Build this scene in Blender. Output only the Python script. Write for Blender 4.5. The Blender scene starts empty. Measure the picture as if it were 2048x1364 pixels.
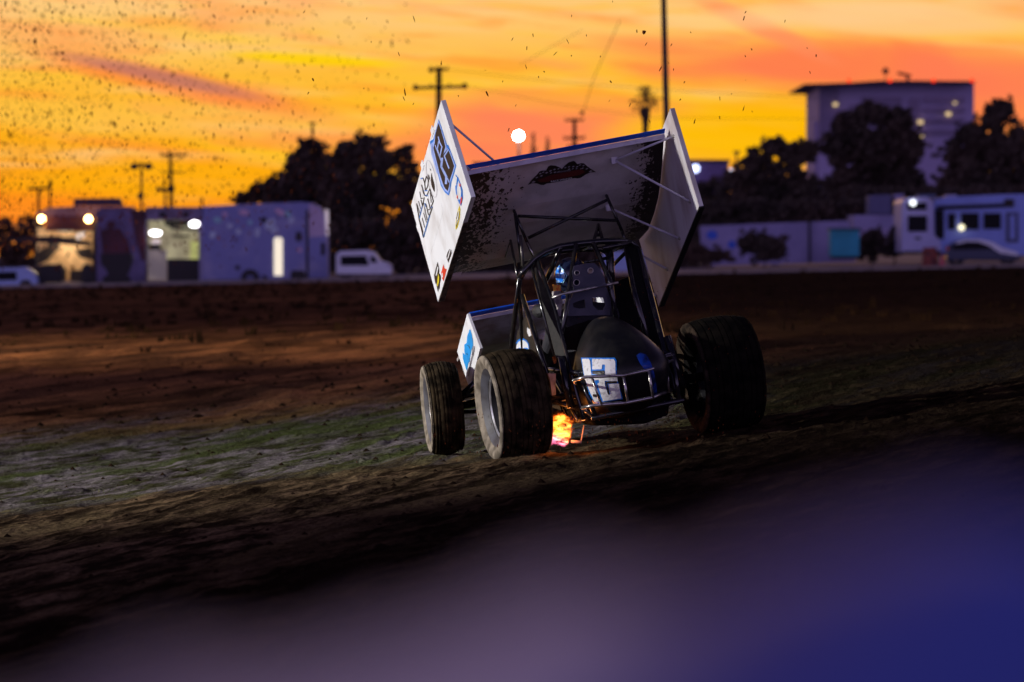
import bpy, bmesh, math, random
import numpy as np
from mathutils import Vector, Matrix
from mathutils.geometry import tessellate_polygon
from mathutils.bvhtree import BVHTree
random.seed(7); rng = np.random.default_rng(7)
rad = math.radians
sc = bpy.context.scene
COL = sc.collection

# ------------------------------------------------------------------ camera
FPX = 200/36*2048
CAMZ = 1.46
PITCH = (682-492)/FPX
ROLL = rad(1.2)
fw = Vector((0, math.cos(PITCH), -math.sin(PITCH)))
up0 = Vector((0, math.sin(PITCH), math.cos(PITCH)))
r0 = Vector((1, 0, 0))
CR = r0*math.cos(ROLL) - up0*math.sin(ROLL)
CU = up0*math.cos(ROLL) + r0*math.sin(ROLL)
CO = Vector((0, 0, CAMZ))
cam = bpy.data.cameras.new('camera'); camo = bpy.data.objects.new('camera', cam)
COL.objects.link(camo)
cam.lens = 200; cam.sensor_width = 36; cam.clip_start = .1; cam.clip_end = 9000
M = Matrix((CR, CU, -fw)).transposed().to_4x4(); M.translation = CO
camo.matrix_world = M
cam.dof.use_dof = True; cam.dof.focus_distance = 38.9; cam.dof.aperture_fstop = 4.2
sc.camera = camo
sc.render.resolution_x = 1024; sc.render.resolution_y = 682
sc.view_settings.view_transform = 'Standard'; sc.view_settings.look = 'None'
sc.view_settings.exposure = 0; sc.view_settings.gamma = 1

# ------------------------------------------------------------------ world: dusk sky
W = bpy.data.worlds.new('World'); sc.world = W; W.use_nodes = True
def build_world():
    nt = W.node_tree; N = nt.nodes; Lk = nt.links; N.clear()
    def nd(t, **k):
        n = N.new(t)
        for a, v in k.items(): setattr(n, a, v)
        return n
    def put(s, v):
        if isinstance(v, (int, float)): s.default_value = v
        elif isinstance(v, (tuple, list)): s.default_value = v
        else: Lk.new(v, s)
    def ma(op, a, b=0.0, c=None):
        n = nd('ShaderNodeMath', operation=op); put(n.inputs[0], a); put(n.inputs[1], b)
        if c is not None: put(n.inputs[2], c)
        return n.outputs[0]
    def mr(v, a, b, c=0.0, d=1.0):
        n = nd('ShaderNodeMapRange', interpolation_type='SMOOTHSTEP'); put(n.inputs[0], v)
        for i, x in enumerate((a, b, c, d)): n.inputs[i+1].default_value = x
        return n.outputs[0]
    def mix(f, a, b):
        n = nd('ShaderNodeMix', data_type='RGBA'); put(n.inputs[0], f)
        put(n.inputs[6], a if not isinstance(a, tuple) else (*a, 1)); put(n.inputs[7], b if not isinstance(b, tuple) else (*b, 1))
        return n.outputs[2]
    tc = nd('ShaderNodeTexCoord'); sp = nd('ShaderNodeSeparateXYZ'); Lk.new(tc.outputs['Generated'], sp.inputs[0])
    x, y, z = sp.outputs
    yc = ma('MAXIMUM', y, .05)
    u = ma('DIVIDE', x, yc); v = ma('DIVIDE', z, yc)        # azimuth and elevation as tangents
    def noise(sx, sy, tilt, detail=4, off=0.0, rough=.5, dist=0.0):
        a = ma('ADD', ma('MULTIPLY', u, math.cos(tilt)), ma('MULTIPLY', v, math.sin(tilt)))
        b = ma('SUBTRACT', ma('MULTIPLY', v, math.cos(tilt)), ma('MULTIPLY', u, math.sin(tilt)))
        c = nd('ShaderNodeCombineXYZ'); put(c.inputs[0], ma('MULTIPLY', a, sx)); put(c.inputs[1], ma('MULTIPLY', b, sy)); c.inputs[2].default_value = off
        n = nd('ShaderNodeTexNoise'); n.inputs['Scale'].default_value = 1; n.inputs['Detail'].default_value = detail
        n.inputs['Roughness'].default_value = rough; n.inputs['Distortion'].default_value = dist
        Lk.new(c.outputs[0], n.inputs['Vector']); return n.outputs[0]
    n1 = noise(13, 150, -.10, 3, 1.3, .5, .5)
    n2 = noise(20, 95, -.16, 3, 5.1, .45, .8)
    n3 = noise(30, 330, -.05, 4, 9.7, .5, .3)
    # base gradient with elevation
    g = nd('ShaderNodeValToRGB'); put(g.inputs[0], ma('MULTIPLY', v, 1/.05))
    e = g.color_ramp.elements
    e[0].position = 0; e[0].color = (1, .24, .012, 1)
    e[1].position = 1; e[1].color = (1, .62, .28, 1)
    for p, c in ((.20, (1, .32, .008)), (.45, (1, .43, .010)), (.62, (1, .50, .04)), (.8, (1, .57, .16))):
        q = e.new(p); q.color = (*c, 1)
    colr = g.outputs[0]
    colr = mix(ma('MULTIPLY', mr(n1, .50, .68), .75), colr, (1, .60, .025))     # yellow streaks
    colr = mix(ma('MULTIPLY', mr(n2, .52, .70), .62), colr, (1, .30, .10))      # pink-orange streaks
    colr = mix(ma('MULTIPLY', mr(n3, .50, .75), .55), colr, (1, .62, .25))       # pale wisps
    n4 = noise(45, 420, -.12, 5, 14.2, .6, .4); n5 = noise(70, 700, -.04, 5, 21.7, .6, .2)
    colr = mix(ma('MULTIPLY', mr(n4, .50, .68), .55), colr, (1, .29, .035))
    colr = mix(ma('MULTIPLY', mr(n5, .50, .68), .50), colr, (1, .56, .06))
    # broad pink area low near the middle, salmon upper right
    def blob(cu, cv, ru, rv, tilt=0.0, dist=0.0):
        du = ma('SUBTRACT', u, cu); dv = ma('SUBTRACT', v, cv)
        a = ma('ADD', ma('MULTIPLY', du, math.cos(tilt)), ma('MULTIPLY', dv, math.sin(tilt)))
        b = ma('SUBTRACT', ma('MULTIPLY', dv, math.cos(tilt)), ma('MULTIPLY', du, math.sin(tilt)))
        d = ma('ADD', ma('POWER', ma('ABSOLUTE', ma('DIVIDE', a, ru)), 2.0), ma('POWER', ma('ABSOLUTE', ma('DIVIDE', b, rv)), 2.0))
        d = ma('ADD', d, ma('MULTIPLY', ma('SUBTRACT', n2, .5), dist))
        return mr(d, 0.0, 1.15, 1.0, 0.0)
    colr = mix(ma('MULTIPLY', blob(.0, .0185, .026, .0095, 0, 1.6), .95), colr, (1, .22, .10))
    colr = mix(ma('MULTIPLY', blob(.016, .0245, .02, .003, -.1, 1.6), .45), colr, (1, .235, .07))
    colr = mix(ma('MULTIPLY', blob(.062, .0300, .050, .0062, -.08, 1.8), .95), colr, (1, .20, .075))
    colr = mix(ma('MULTIPLY', blob(.045, .0375, .016, .0022, -.45, 1.2), .8), colr, (1, .27, .11))
    colr = mix(ma('MULTIPLY', blob(.085, .024, .022, .012, 0, 1.4), .75), colr, (1, .20, .09))
    colr = mix(ma('MULTIPLY', blob(.045, .0185, .03, .006, 0, 1.4), .85), colr, (1, .50, .0))
    colr = mix(ma('MULTIPLY', blob(-.060, .0125, .035, .0045, 0, 1.0), .8), colr, (1, .42, .003))
    colr = mix(ma('MULTIPLY', blob(-.088, .006, .03, .006, 0, 1.4), .7), colr, (1, .20, .012))
    colr = mix(ma('MULTIPLY', blob(-.034, .0335, .018, .0013, -.08, .9), .9), colr, (1, .63, .0))
    colr = mix(ma('MULTIPLY', blob(-.078, .0385, .02, .003, -.14, 1.6), .55), colr, (1, .36, .11))
    colr = mix(ma('MULTIPLY', blob(.055, .0395, .04, .0026, .03, 1.4), .45), colr, (1, .66, .28))
    colr = mix(ma('MULTIPLY', blob(.070, .0385, .035, .0035, -.05, 1.4), .6), colr, (1, .58, .27))
    colr = mix(ma('MULTIPLY', blob(-.055, .0235, .05, .0040, -.05, 1.4), .65), colr, (1, .56, .07))
    # mauve cloud streak with an orange-red lower rim
    colr = mix(ma('MULTIPLY', blob(-.0575, .0297, .034, .0030, -.235, .9), .75), colr, (1, .215, .045))
    colr = mix(ma('MULTIPLY', blob(-.0600, .0309, .0235, .0016, -.235, .8), .72), colr, (.40, .15, .15))
    # whole-sky: the glow sits low in the west (+Y), violet-blue dusk elsewhere
    el = mr(z, .10, .42, 1.0, 0.0); az = mr(y, .15, .75)
    glow = ma('MULTIPLY', el, az)
    nb = nd('ShaderNodeTexNoise'); nb.inputs['Scale'].default_value = 2.2; nb.inputs['Detail'].default_value = 3
    Lk.new(tc.outputs['Generated'], nb.inputs['Vector'])
    dusk = mix(mr(z, .08, .72), (.330, .255, .560), (.012, .012, .045))
    dusk = mix(ma('MULTIPLY', mr(y, -.1, -.9), mr(z, .60, .02)) if False else ma('MULTIPLY', mr(y, .1, -.8), mr(z, .02, .55, 1.0, 0.0)), dusk, (.62, .48, .92))
    dusk = mix(ma('MULTIPLY', mr(nb.outputs[0], .45, .7), .25), dusk, (.10, .065, .15))
    colr = mix(glow, dusk, colr)
    colr = mix(mr(z, -.02, -.004, 1.0, 0.0), colr, (.01, .008, .008))
    bg = nd('ShaderNodeBackground'); Lk.new(colr, bg.inputs[0]); bg.inputs[1].default_value = 1.0
    out = nd('ShaderNodeOutputWorld'); Lk.new(bg.outputs[0], out.inputs[0])
build_world()

# ------------------------------------------------------------------ lights
def light(name, kind, loc, target, energy, color, **k):
    l = bpy.data.lights.new(name, kind); o = bpy.data.objects.new(name, l); COL.objects.link(o)
    o.location = loc; o.rotation_euler = (Vector(target)-Vector(loc)).to_track_quat('-Z', 'Y').to_euler()
    l.energy = energy; l.color = color
    for a, v in k.items(): setattr(l, a, v)
    return o
light('sun', 'SUN', (0, 900, 60), (0, 0, 0), .12, (1, .45, .15), angle=rad(8))
FLOOD = Vector((-21, 35.5, 5.9)); FLOOD2 = Vector((-24, 84, 9))
light('floodlight_beam', 'SPOT', FLOOD, (-3.2, 47.0, 0), 26500, (1, .97, .90), spot_size=rad(80), spot_blend=1.0, shadow_soft_size=.30)

light('amber_beam', 'SPOT', FLOOD2, (-5, 92, 0), 25000, (1, .74, .50), spot_size=rad(95), spot_blend=1.0, shadow_soft_size=.3)

# ------------------------------------------------------------------ helpers
def ray(px, py): return fw + CR*((px-1024)/FPX) + CU*((682-py)/FPX)
def P(px, py, Y):
    d = ray(px, py); return CO + d*(Y/d.y)

def material(name, col, rough=.6, metal=0.0, var=None, scale=8.0, bump=0.0, detail=4, coord='Object', lo=.4, hi=.62, spec=.5, emis=None, estr=0.0, stretch=(1,1,1), coat=0.0):
    m = bpy.data.materials.new(name); m.use_nodes = True
    nt = m.node_tree; b = nt.nodes['Principled BSDF']
    b.inputs['Base Color'].default_value = (*col, 1); b.inputs['Roughness'].default_value = rough
    b.inputs['Metallic'].default_value = metal; b.inputs['Specular IOR Level'].default_value = spec
    b.inputs['Coat Weight'].default_value = coat
    if emis: b.inputs['Emission Color'].default_value = (*emis, 1); b.inputs['Emission Strength'].default_value = estr
    tc = nt.nodes.new('ShaderNodeTexCoord'); mp = nt.nodes.new('ShaderNodeMapping'); mp.inputs['Scale'].default_value = stretch
    nt.links.new(tc.outputs[coord], mp.inputs[0])
    n = nt.nodes.new('ShaderNodeTexNoise'); n.inputs['Scale'].default_value = scale; n.inputs['Detail'].default_value = detail
    nt.links.new(mp.outputs[0], n.inputs['Vector'])
    v = var if var else tuple(c*.8 for c in col)
    r = nt.nodes.new('ShaderNodeMapRange'); r.inputs[1].default_value = lo; r.inputs[2].default_value = hi
    nt.links.new(n.outputs[0], r.inputs[0])
    mx = nt.nodes.new('ShaderNodeMix'); mx.data_type = 'RGBA'
    mx.inputs[6].default_value = (*col, 1); mx.inputs[7].default_value = (*v, 1)
    nt.links.new(r.outputs[0], mx.inputs[0]); nt.links.new(mx.outputs[2], b.inputs['Base Color'])
    if bump:
        bp = nt.nodes.new('ShaderNodeBump'); bp.inputs['Strength'].default_value = 1; bp.inputs['Distance'].default_value = bump
        nt.links.new(n.outputs[0], bp.inputs['Height']); nt.links.new(bp.outputs[0], b.inputs['Normal'])
    return m
def emitter(name, col, s):
    m = bpy.data.materials.new(name); m.use_nodes = True; nt = m.node_tree; nt.nodes.clear()
    e = nt.nodes.new('ShaderNodeEmission'); e.inputs[0].default_value = (*col, 1); e.inputs[1].default_value = s
    o = nt.nodes.new('ShaderNodeOutputMaterial'); nt.links.new(e.outputs[0], o.inputs[0]); return m

class MB:
    def __init__(s): s.v = []; s.f = []
    def add(s, vs, fs):
        k = len(s.v); s.v += [tuple(p) for p in vs]; s.f += [tuple(i+k for i in f) for f in fs]; return s
    def box(s, a, b):
        (x0, y0, z0), (x1, y1, z1) = a, b
        return s.add([(x0,y0,z0),(x1,y0,z0),(x1,y1,z0),(x0,y1,z0),(x0,y0,z1),(x1,y0,z1),(x1,y1,z1),(x0,y1,z1)],
              [(0,3,2,1),(4,5,6,7),(0,1,5,4),(1,2,6,5),(2,3,7,6),(3,0,4,7)])
    def obox(s, c, h, ax=None):       # centre, half sizes, 3 axes
        c = Vector(c); ax = ax or (Vector((1,0,0)), Vector((0,1,0)), Vector((0,0,1)))
        vs = []
        for k in ((-1,-1,-1),(1,-1,-1),(1,1,-1),(-1,1,-1),(-1,-1,1),(1,-1,1),(1,1,1),(-1,1,1)):
            vs.append(c + ax[0]*h[0]*k[0] + ax[1]*h[1]*k[1] + ax[2]*h[2]*k[2])
        return s.add(vs, [(0,3,2,1),(4,5,6,7),(0,1,5,4),(1,2,6,5),(2,3,7,6),(3,0,4,7)])
    def tube(s, pts, r, n=8, cap=True):
        pts = [Vector(p) for p in pts]; rs = r if isinstance(r, (list, tuple)) else [r]*len(pts)
        rings = []; ref = None
        for i, p in enumerate(pts):
            a = pts[max(i-1, 0)]; b = pts[min(i+1, len(pts)-1)]; t = (b-a).normalized()
            if ref is None: ref = Vector((0,0,1)) if abs(t.z) < .9 else Vector((1,0,0))
            x = t.cross(ref).normalized(); y = x.cross(t).normalized(); ref = y
            rings.append([p + (x*math.cos(2*math.pi*k/n) + y*math.sin(2*math.pi*k/n))*rs[i] for k in range(n)])
        vs = [q for R_ in rings for q in R_]; fs = []
        for i in range(len(pts)-1):
            for k in range(n):
                fs.append((i*n+k, i*n+(k+1) % n, (i+1)*n+(k+1) % n, (i+1)*n+k))
        if cap: fs.append(tuple(range(n-1, -1, -1))); fs.append(tuple((len(pts)-1)*n+k for k in range(n)))
        return s.add(vs, fs)
    def prism(s, poly, off, holes=()):   # planar polygon (3D points) extruded by vector off, optional holes
        off = Vector(off); loops = [[Vector(p) for p in poly]] + [[Vector(p) for p in h] for h in holes]
        flat = [p for l in loops for p in l]; n = len(flat)
        tris = tessellate_polygon(loops)
        fs = [tuple(t) for t in tris] + [tuple(i+n for i in reversed(t)) for t in tris]
        k = 0
        for l in loops:
            m = len(l)
            for i in range(m): fs.append((k+i, k+(i+1) % m, k+(i+1) % m+n, k+i+n))
            k += m
        return s.add(flat + [p+off for p in flat], fs)
    def lathe(s, prof, c, axis, n=32, closed=False):   # prof: (offset along axis, radius)
        c = Vector(c); t = Vector(axis).normalized(); ref = Vector((0,0,1)) if abs(t.z) < .9 else Vector((1,0,0))
        x = t.cross(ref).normalized(); y = x.cross(t).normalized()
        vs = [c + t*h + (x*math.cos(2*math.pi*k/n)+y*math.sin(2*math.pi*k/n))*r for h, r in prof for k in range(n)]
        fs = []
        m = len(prof)
        for i in range(m if closed else m-1):
            j = (i+1) % m
            for k in range(n): fs.append((i*n+k, i*n+(k+1) % n, j*n+(k+1) % n, j*n+k))
        return s.add(vs, fs)
    def ball(s, c, r, n=10, m=7):
        c = Vector(c); r = Vector(r) if not isinstance(r, (int, float)) else Vector((r, r, r))
        vs = [c+Vector((0,0,r.z))]
        for i in range(1, m):
            a = math.pi*i/m
            for k in range(n):
                b = 2*math.pi*k/n; vs.append(c+Vector((r.x*math.sin(a)*math.cos(b), r.y*math.sin(a)*math.sin(b), r.z*math.cos(a))))
        vs.append(c-Vector((0,0,r.z)))
        fs = [(0, 1+k, 1+(k+1) % n) for k in range(n)]
        for i in range(m-2):
            for k in range(n): fs.append((1+i*n+k, 1+(i+1)*n+k, 1+(i+1)*n+(k+1) % n, 1+i*n+(k+1) % n))
        q = 1+(m-2)*n
        fs += [(q+k, len(vs)-1, q+(k+1) % n) for k in range(n)]
        return s.add(vs, fs)
    def build(s, name, mat, parent=None, smooth=False, bevel=0, normals=True):
        me = bpy.data.meshes.new(name); me.from_pydata(s.v, [], s.f); me.materials.append(mat)
        if normals:
            bm = bmesh.new(); bm.from_mesh(me); bmesh.ops.recalc_face_normals(bm, faces=bm.faces); bm.to_mesh(me); bm.free()
        if smooth:
            me.polygons.foreach_set('use_smooth', [True]*len(me.polygons))
        o = bpy.data.objects.new(name, me); COL.objects.link(o)
        if parent: o.parent = parent
        if smooth and smooth != 'all':
            md = o.modifiers.new('w', 'EDGE_SPLIT'); md.split_angle = rad(40)
        if bevel:
            md = o.modifiers.new('b', 'BEVEL'); md.width = bevel; md.segments = 2; md.limit_method = 'ANGLE'
        return o
def tag(o, label=None, cat=None, group=None, kind=None):
    if label: o['label'] = label
    if cat: o['category'] = cat
    if group: o['group'] = group
    if kind: o['kind'] = kind
    return o
def empty(name, loc, label, cat, group=None):
    o = bpy.data.objects.new(name, None); COL.objects.link(o); o.location = loc; o.empty_display_size = .2
    return tag(o, label, cat, group)
def rel(e, *pts): return [Vector(p)-Vector(e.location) for p in pts]

# value noise fbm in numpy
_tab = rng.random((256, 256))
def vnoise(x, y):
    xi = np.floor(x).astype(int); yi = np.floor(y).astype(int); fx = x-xi; fy = y-yi
    fx = fx*fx*(3-2*fx); fy = fy*fy*(3-2*fy)
    a = _tab[xi & 255, yi & 255]; b = _tab[(xi+1) & 255, yi & 255]; c = _tab[xi & 255, (yi+1) & 255]; d = _tab[(xi+1) & 255, (yi+1) & 255]
    return (a*(1-fx)+b*fx)*(1-fy)+(c*(1-fx)+d*fx)*fy
def fbm(x, y, o=4):
    r = 0; a = 1; t = 0
    for i in range(o): r = r+a*vnoise(x*2**i+17*i, y*2**i+31*i); t += a; a *= .5
    return r/t-.5

# ------------------------------------------------------------------ ground
GD = rad(12.5)             # the groove of the track runs a little right of straight ahead
def smst(a, b, x):
    t = np.clip((x-a)/(b-a), 0, 1); return t*t*(3-2*t)
def gbase(x, y):
    x = np.asarray(x, float); y = np.asarray(y, float)
    s = .0985
    b = s*np.clip(x, -3.0, 7.0) + s*.4*np.clip(x+3.0, -6, 0)
    return b*smst(2, 24, y)*(1-smst(46, 95, y)) - .007
def gz(x, y): return float(gbase(x, y))
def build_ground():
    ys = [-60, -20, 0, 8, 14, 18]; y = 20.0
    while y < 120: ys.append(y); y += max(.05, y*y/(5689*CAMZ)*.55)
    while y < 290: ys.append(y); y += y*y/(5689*CAMZ)*.8
    while y < 9000: ys.append(y); y *= 1.15
    us = list(np.linspace(-.13, .13, 560))
    ext = [.16, .22, .35, .6, 1, 2, 4, 8]
    us = [-e for e in reversed(ext)] + us + ext
    ys = np.array(ys); us = np.array(us)
    Y, U = np.meshgrid(ys, us, indexing='ij'); X = U*np.maximum(Y, 20)
    Z = gbase(X, Y)
    c, s_ = math.cos(GD), math.sin(GD)
    A = X*s_+Y*c; B = X*c-Y*s_          # along, across the groove
    amp = smst(15, 25, Y)*(1-smst(150, 260, Y))
    near = 1-smst(60, 110, Y)
    h = .05*fbm(B*.55, A*.07, 4) + .030*fbm(B*2.1+9, A*.30, 4)
    h += .026*fbm(B*7+3, A*1.3+5, 4)*near + .016*fbm(X*16, Y*5, 3)*near
    cl = fbm(X*5.5+40, Y*2.2+11, 3); h += .045*np.clip(cl-.13, 0, .2)*near*2
    cl2 = fbm(X*1.2+4, Y*.30+71, 3); h += .30*np.clip(cl2-.12, 0, .3)*smst(45, 75, Y)
    h += .16*fbm(B*.16+7, A*.035+2, 3)*smst(55, 90, Y)
    Z = Z + h*amp
    for cx_, cy_ in ((.0, 39.0), (1.44, 39.3), (-.56, 41.1), (.95, 41.5)): Z = Z + .030*np.exp(-(((X-cx_)/.30)**2+((Y-cy_)/.45)**2))
    Z = Z + .012*np.cos(B*9)*amp*near*.5
    me = bpy.data.meshes.new('ground'); nv = X.size; ny, nu = X.shape
    me.vertices.add(nv); co = np.stack([X, Y, Z], -1).reshape(-1, 3); me.vertices.foreach_set('co', co.ravel())
    I = np.arange(nv).reshape(ny, nu); q = np.stack([I[:-1,:-1], I[:-1,1:], I[1:,1:], I[1:,:-1]], -1).reshape(-1, 4)
    me.loops.add(q.size); me.loops.foreach_set('vertex_index', q.ravel())
    me.polygons.add(len(q)); me.polygons.foreach_set('loop_start', np.arange(0, q.size, 4)); me.polygons.foreach_set('loop_total', np.full(len(q), 4))
    me.polygons.foreach_set('use_smooth', np.ones(len(q), bool)); me.update(); me.validate()
    o = bpy.data.objects.new('ground', me); COL.objects.link(o)
    m = bpy.data.materials.new('dirt'); m.use_nodes = True; nt = m.node_tree; N = nt.nodes; Lk = nt.links; b = N['Principled BSDF']
    b.inputs['Roughness'].default_value = 1; b.inputs['Specular IOR Level'].default_value = 0
    tc = N.new('ShaderNodeTexCoord'); sp = N.new('ShaderNodeSeparateXYZ'); Lk.new(tc.outputs['Object'], sp.inputs[0])
    def noise(scale, stretch, detail=5, rough=.6):
        mp = N.new('ShaderNodeMapping'); mp.vector_type = 'POINT'; mp.inputs['Rotation'].default_value = (0, 0, GD); mp.inputs['Scale'].default_value = (1, 1, 1)
        mp2 = N.new('ShaderNodeMapping'); mp2.inputs['Scale'].default_value = (1, stretch, 1)
        Lk.new(tc.outputs['Object'], mp.inputs[0]); Lk.new(mp.outputs[0], mp2.inputs[0])
        n = N.new('ShaderNodeTexNoise'); n.inputs['Scale'].default_value = scale; n.inputs['Detail'].default_value = detail; n.inputs['Roughness'].default_value = rough
        Lk.new(mp2.outputs[0], n.inputs['Vector']); return n.outputs[0]
    def mr(v, a, b_, c=0.0, d=1.0):
        n = N.new('ShaderNodeMapRange'); Lk.new(v, n.inputs[0])
        for i, x in enumerate((a, b_, c, d)): n.inputs[i+1].default_value = x
        n.interpolation_type = 'SMOOTHSTEP'; return n.outputs[0]
    def ma(op, a, c):
        n = N.new('ShaderNodeMath'); n.operation = op
        for i, v in enumerate((a, c)):
            if isinstance(v, (int, float)): n.inputs[i].default_value = v
            else: Lk.new(v, n.inputs[i])
        return n.outputs[0]
    def mix(f, a, c):
        n = N.new('ShaderNodeMix'); n.data_type = 'RGBA'
        if isinstance(f, (int, float)): n.inputs[0].default_value = f
        else: Lk.new(f, n.inputs[0])
        for i, v in ((6, a), (7, c)):
            if isinstance(v, tuple): n.inputs[i].default_value = (*v, 1)
            else: Lk.new(v, n.inputs[i])
        return n.outputs[2]
    x, y, _ = sp.outputs
    nA = noise(1.1, .12); nB = noise(5, .2, 6, .65); nC = noise(.35, .35, 4); nD = noise(28, .6, 3); nE = noise(1.7, .22, 6, .72); nF = noise(70, .5, 4, .7); nG = noise(.17, .30, 4, .6)
    # near track clay -> grassy infield strip -> bare orange clay beyond
    clay = mix(mr(nB, .42, .68), (.022, .0145, .009), (.235, .16, .09))
    clay = mix(mr(nA, .50, .66), clay, (.20, .145, .075))
    grass = mix(mr(nB, .40, .60), (.24, .21, .22), (.060, .065, .026))
    grass = mix(mr(nA, .45, .62), grass, (.085, .11, .035))
    far = mix(mr(nA, .38, .64), (.125, .062, .034), (.42, .19, .080))
    far = mix(mr(nC, .5, .7), far, (.035, .017, .009))
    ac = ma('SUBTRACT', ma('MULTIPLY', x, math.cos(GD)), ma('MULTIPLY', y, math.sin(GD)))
    right_shade = mr(ma('ADD', ac, ma('MULTIPLY', ma('SUBTRACT', nC, .5), 3.0)), -9.4, -6.6)
    clay = mix(ma('MULTIPLY', right_shade, .93), clay, mix(mr(nB, .42, .70), (.005, .0035, .0024), (.042, .028, .017)))  # shade on the right of the track painted into the clay
    yy = ma('ADD', y, ma('MULTIPLY', ma('SUBTRACT', nC, .5), 14.0))
    yy = ma('ADD', yy, ma('MULTIPLY', x, -.35))
    g1 = mr(yy, 39.5, 43.5); g2 = mr(yy, 54, 64)
    gx = ma('SUBTRACT', 1.0, mr(x, -.5, 2.5)); colr = mix(g1, clay, mix(ma('ADD', ma('MULTIPLY', gx, .85), .08), mix(mr(nB, .45, .68), (.007, .005, .0035), (.045, .031, .018)), grass)); far = mix(mr(x, -1.5, 5), far, (.062, .036, .020)); colr = mix(g2, colr, far)  # grass and far clay darken rightward too, shade put into the colour
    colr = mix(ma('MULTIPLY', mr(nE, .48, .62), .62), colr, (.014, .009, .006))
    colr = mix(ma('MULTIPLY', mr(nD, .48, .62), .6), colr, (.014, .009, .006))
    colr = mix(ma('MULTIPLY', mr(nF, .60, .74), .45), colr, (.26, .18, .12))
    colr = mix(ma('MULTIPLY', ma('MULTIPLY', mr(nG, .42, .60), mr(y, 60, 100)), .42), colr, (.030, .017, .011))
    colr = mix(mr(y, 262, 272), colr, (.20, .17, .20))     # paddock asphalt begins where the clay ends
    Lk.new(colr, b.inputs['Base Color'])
    bp = N.new('ShaderNodeBump'); bp.inputs['Distance'].default_value = .05; bp.inputs['Strength'].default_value = 1
    Lk.new(ma('ADD', nB, ma('MULTIPLY', nD, .35)), bp.inputs['Height']); Lk.new(bp.outputs[0], b.inputs['Normal'])
    me.materials.append(m)
    tag(o, kind='structure')
build_ground()
asph = material('asphalt', (.16, .14, .17), .8, var=(.24, .20, .25), scale=.4)
o = MB().box((-400, 262, -.05), (400, 700, .035)).build('paddock_road', asph); tag(o, kind='structure')
# ------------------------------------------------------------------ foreground wall
def build_wall():
    m = material('wall_paint', (.84, .75, .74), .8, var=(.24, .18, .28), scale=8.5, detail=0, lo=.36, hi=.60, bump=.002)
    nt = m.node_tree; b = nt.nodes['Principled BSDF']
    src = b.inputs['Base Color'].links[0].from_socket
    tc = nt.nodes.new('ShaderNodeTexCoord'); sp = nt.nodes.new('ShaderNodeSeparateXYZ'); nt.links.new(tc.outputs['Object'], sp.inputs[0])
    ad = nt.nodes.new('ShaderNodeMath'); ad.operation = 'MULTIPLY_ADD'; nt.links.new(sp.outputs[2], ad.inputs[0]); ad.inputs[1].default_value = -1.5; nt.links.new(sp.outputs[0], ad.inputs[2])
    mr = nt.nodes.new('ShaderNodeMapRange'); mr.inputs[1].default_value = -2.015; mr.inputs[2].default_value = -1.925; nt.links.new(ad.outputs[0], mr.inputs[0])
    mx = nt.nodes.new('ShaderNodeMix'); mx.data_type = 'RGBA'; nt.links.new(mr.outputs[0], mx.inputs[0]); nt.links.new(src, mx.inputs[6]); mx.inputs[7].default_value = (.085, .13, .56, 1)
    nt.links.new(mx.outputs[2], b.inputs['Base Color'])
    # sloping with the banking, top just under the lens
    pts = []
    D = 1.45
    s = MB(); xs = np.linspace(-6, 6, 601)
    vs = []; fs = []
    for i, x in enumerate(xs):
        z = CAMZ-.102 + .165*float(np.clip(x, -.6, .6)) + .05*(x-float(np.clip(x, -.6, .6))) + .004*math.sin(x*15+.5) + .004*math.sin(x*62+1.3) + .003*math.sin(x*110)
        y0 = D+.10*x
        vs += [(x, y0, -.1), (x, y0, z-.02), (x, y0+.02, z), (x, y0+.14, z), (x, y0+.16, z-.02), (x, y0+.16, -.1)]
        if i:
            a = (i-1)*6; c = i*6
            for k in range(5): fs.append((a+k, c+k, c+k+1, a+k+1))
    s.add(vs, fs)
    o = s.build('track_wall', m)
    tag(o, 'blurred grey and blue painted barrier wall close in front of the camera', 'wall')
build_wall()
# ================================================================== the sprint car
TH = rad(13.4)
def rotm(r, yaw=TH):
    return (Matrix.Rotation(yaw, 3, 'Z') @ Matrix.Rotation(-r, 3, 'Y'))
MA = rotm(rad(6.6)); MBR = rotm(rad(9.2)); ZO = .41
LRW = P(1027, 809, 39.0); RRW = LRW + MA @ Vector((1.49, 0, 0)); OW = (LRW+RRW)/2
BASE = OW - MBR @ Vector((0, 0, ZO))
MI = MBR.transposed()
def L(px, py, ax, val):       # pixel + one known car-frame coordinate -> car-frame point (axle frame)
    d = MI @ ray(px, py); o = MI @ (CO-OW); t = (val-o[ax])/d[ax]; return o+d*t
class CB(MB):
    def build(s, name, mat, parent=None, smooth=False, bevel=0, normals=True):
        s.v = [(a, b, c+ZO) for a, b, c in s.v]
        return MB.build(s, name, mat, parent, smooth, bevel, normals)
    def bvh(s): return BVHTree.FromPolygons([Vector(p) for p in s.v], s.f)
def hit(bvh, px, py, off=.003):
    d = (MI @ ray(px, py)).normalized(); o = MI @ (CO-OW)
    p, n, i, t = bvh.ray_cast(o, d)
    if p is None: return None
    if n.dot(d) > 0: n = -n
    return p + n*off
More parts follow.
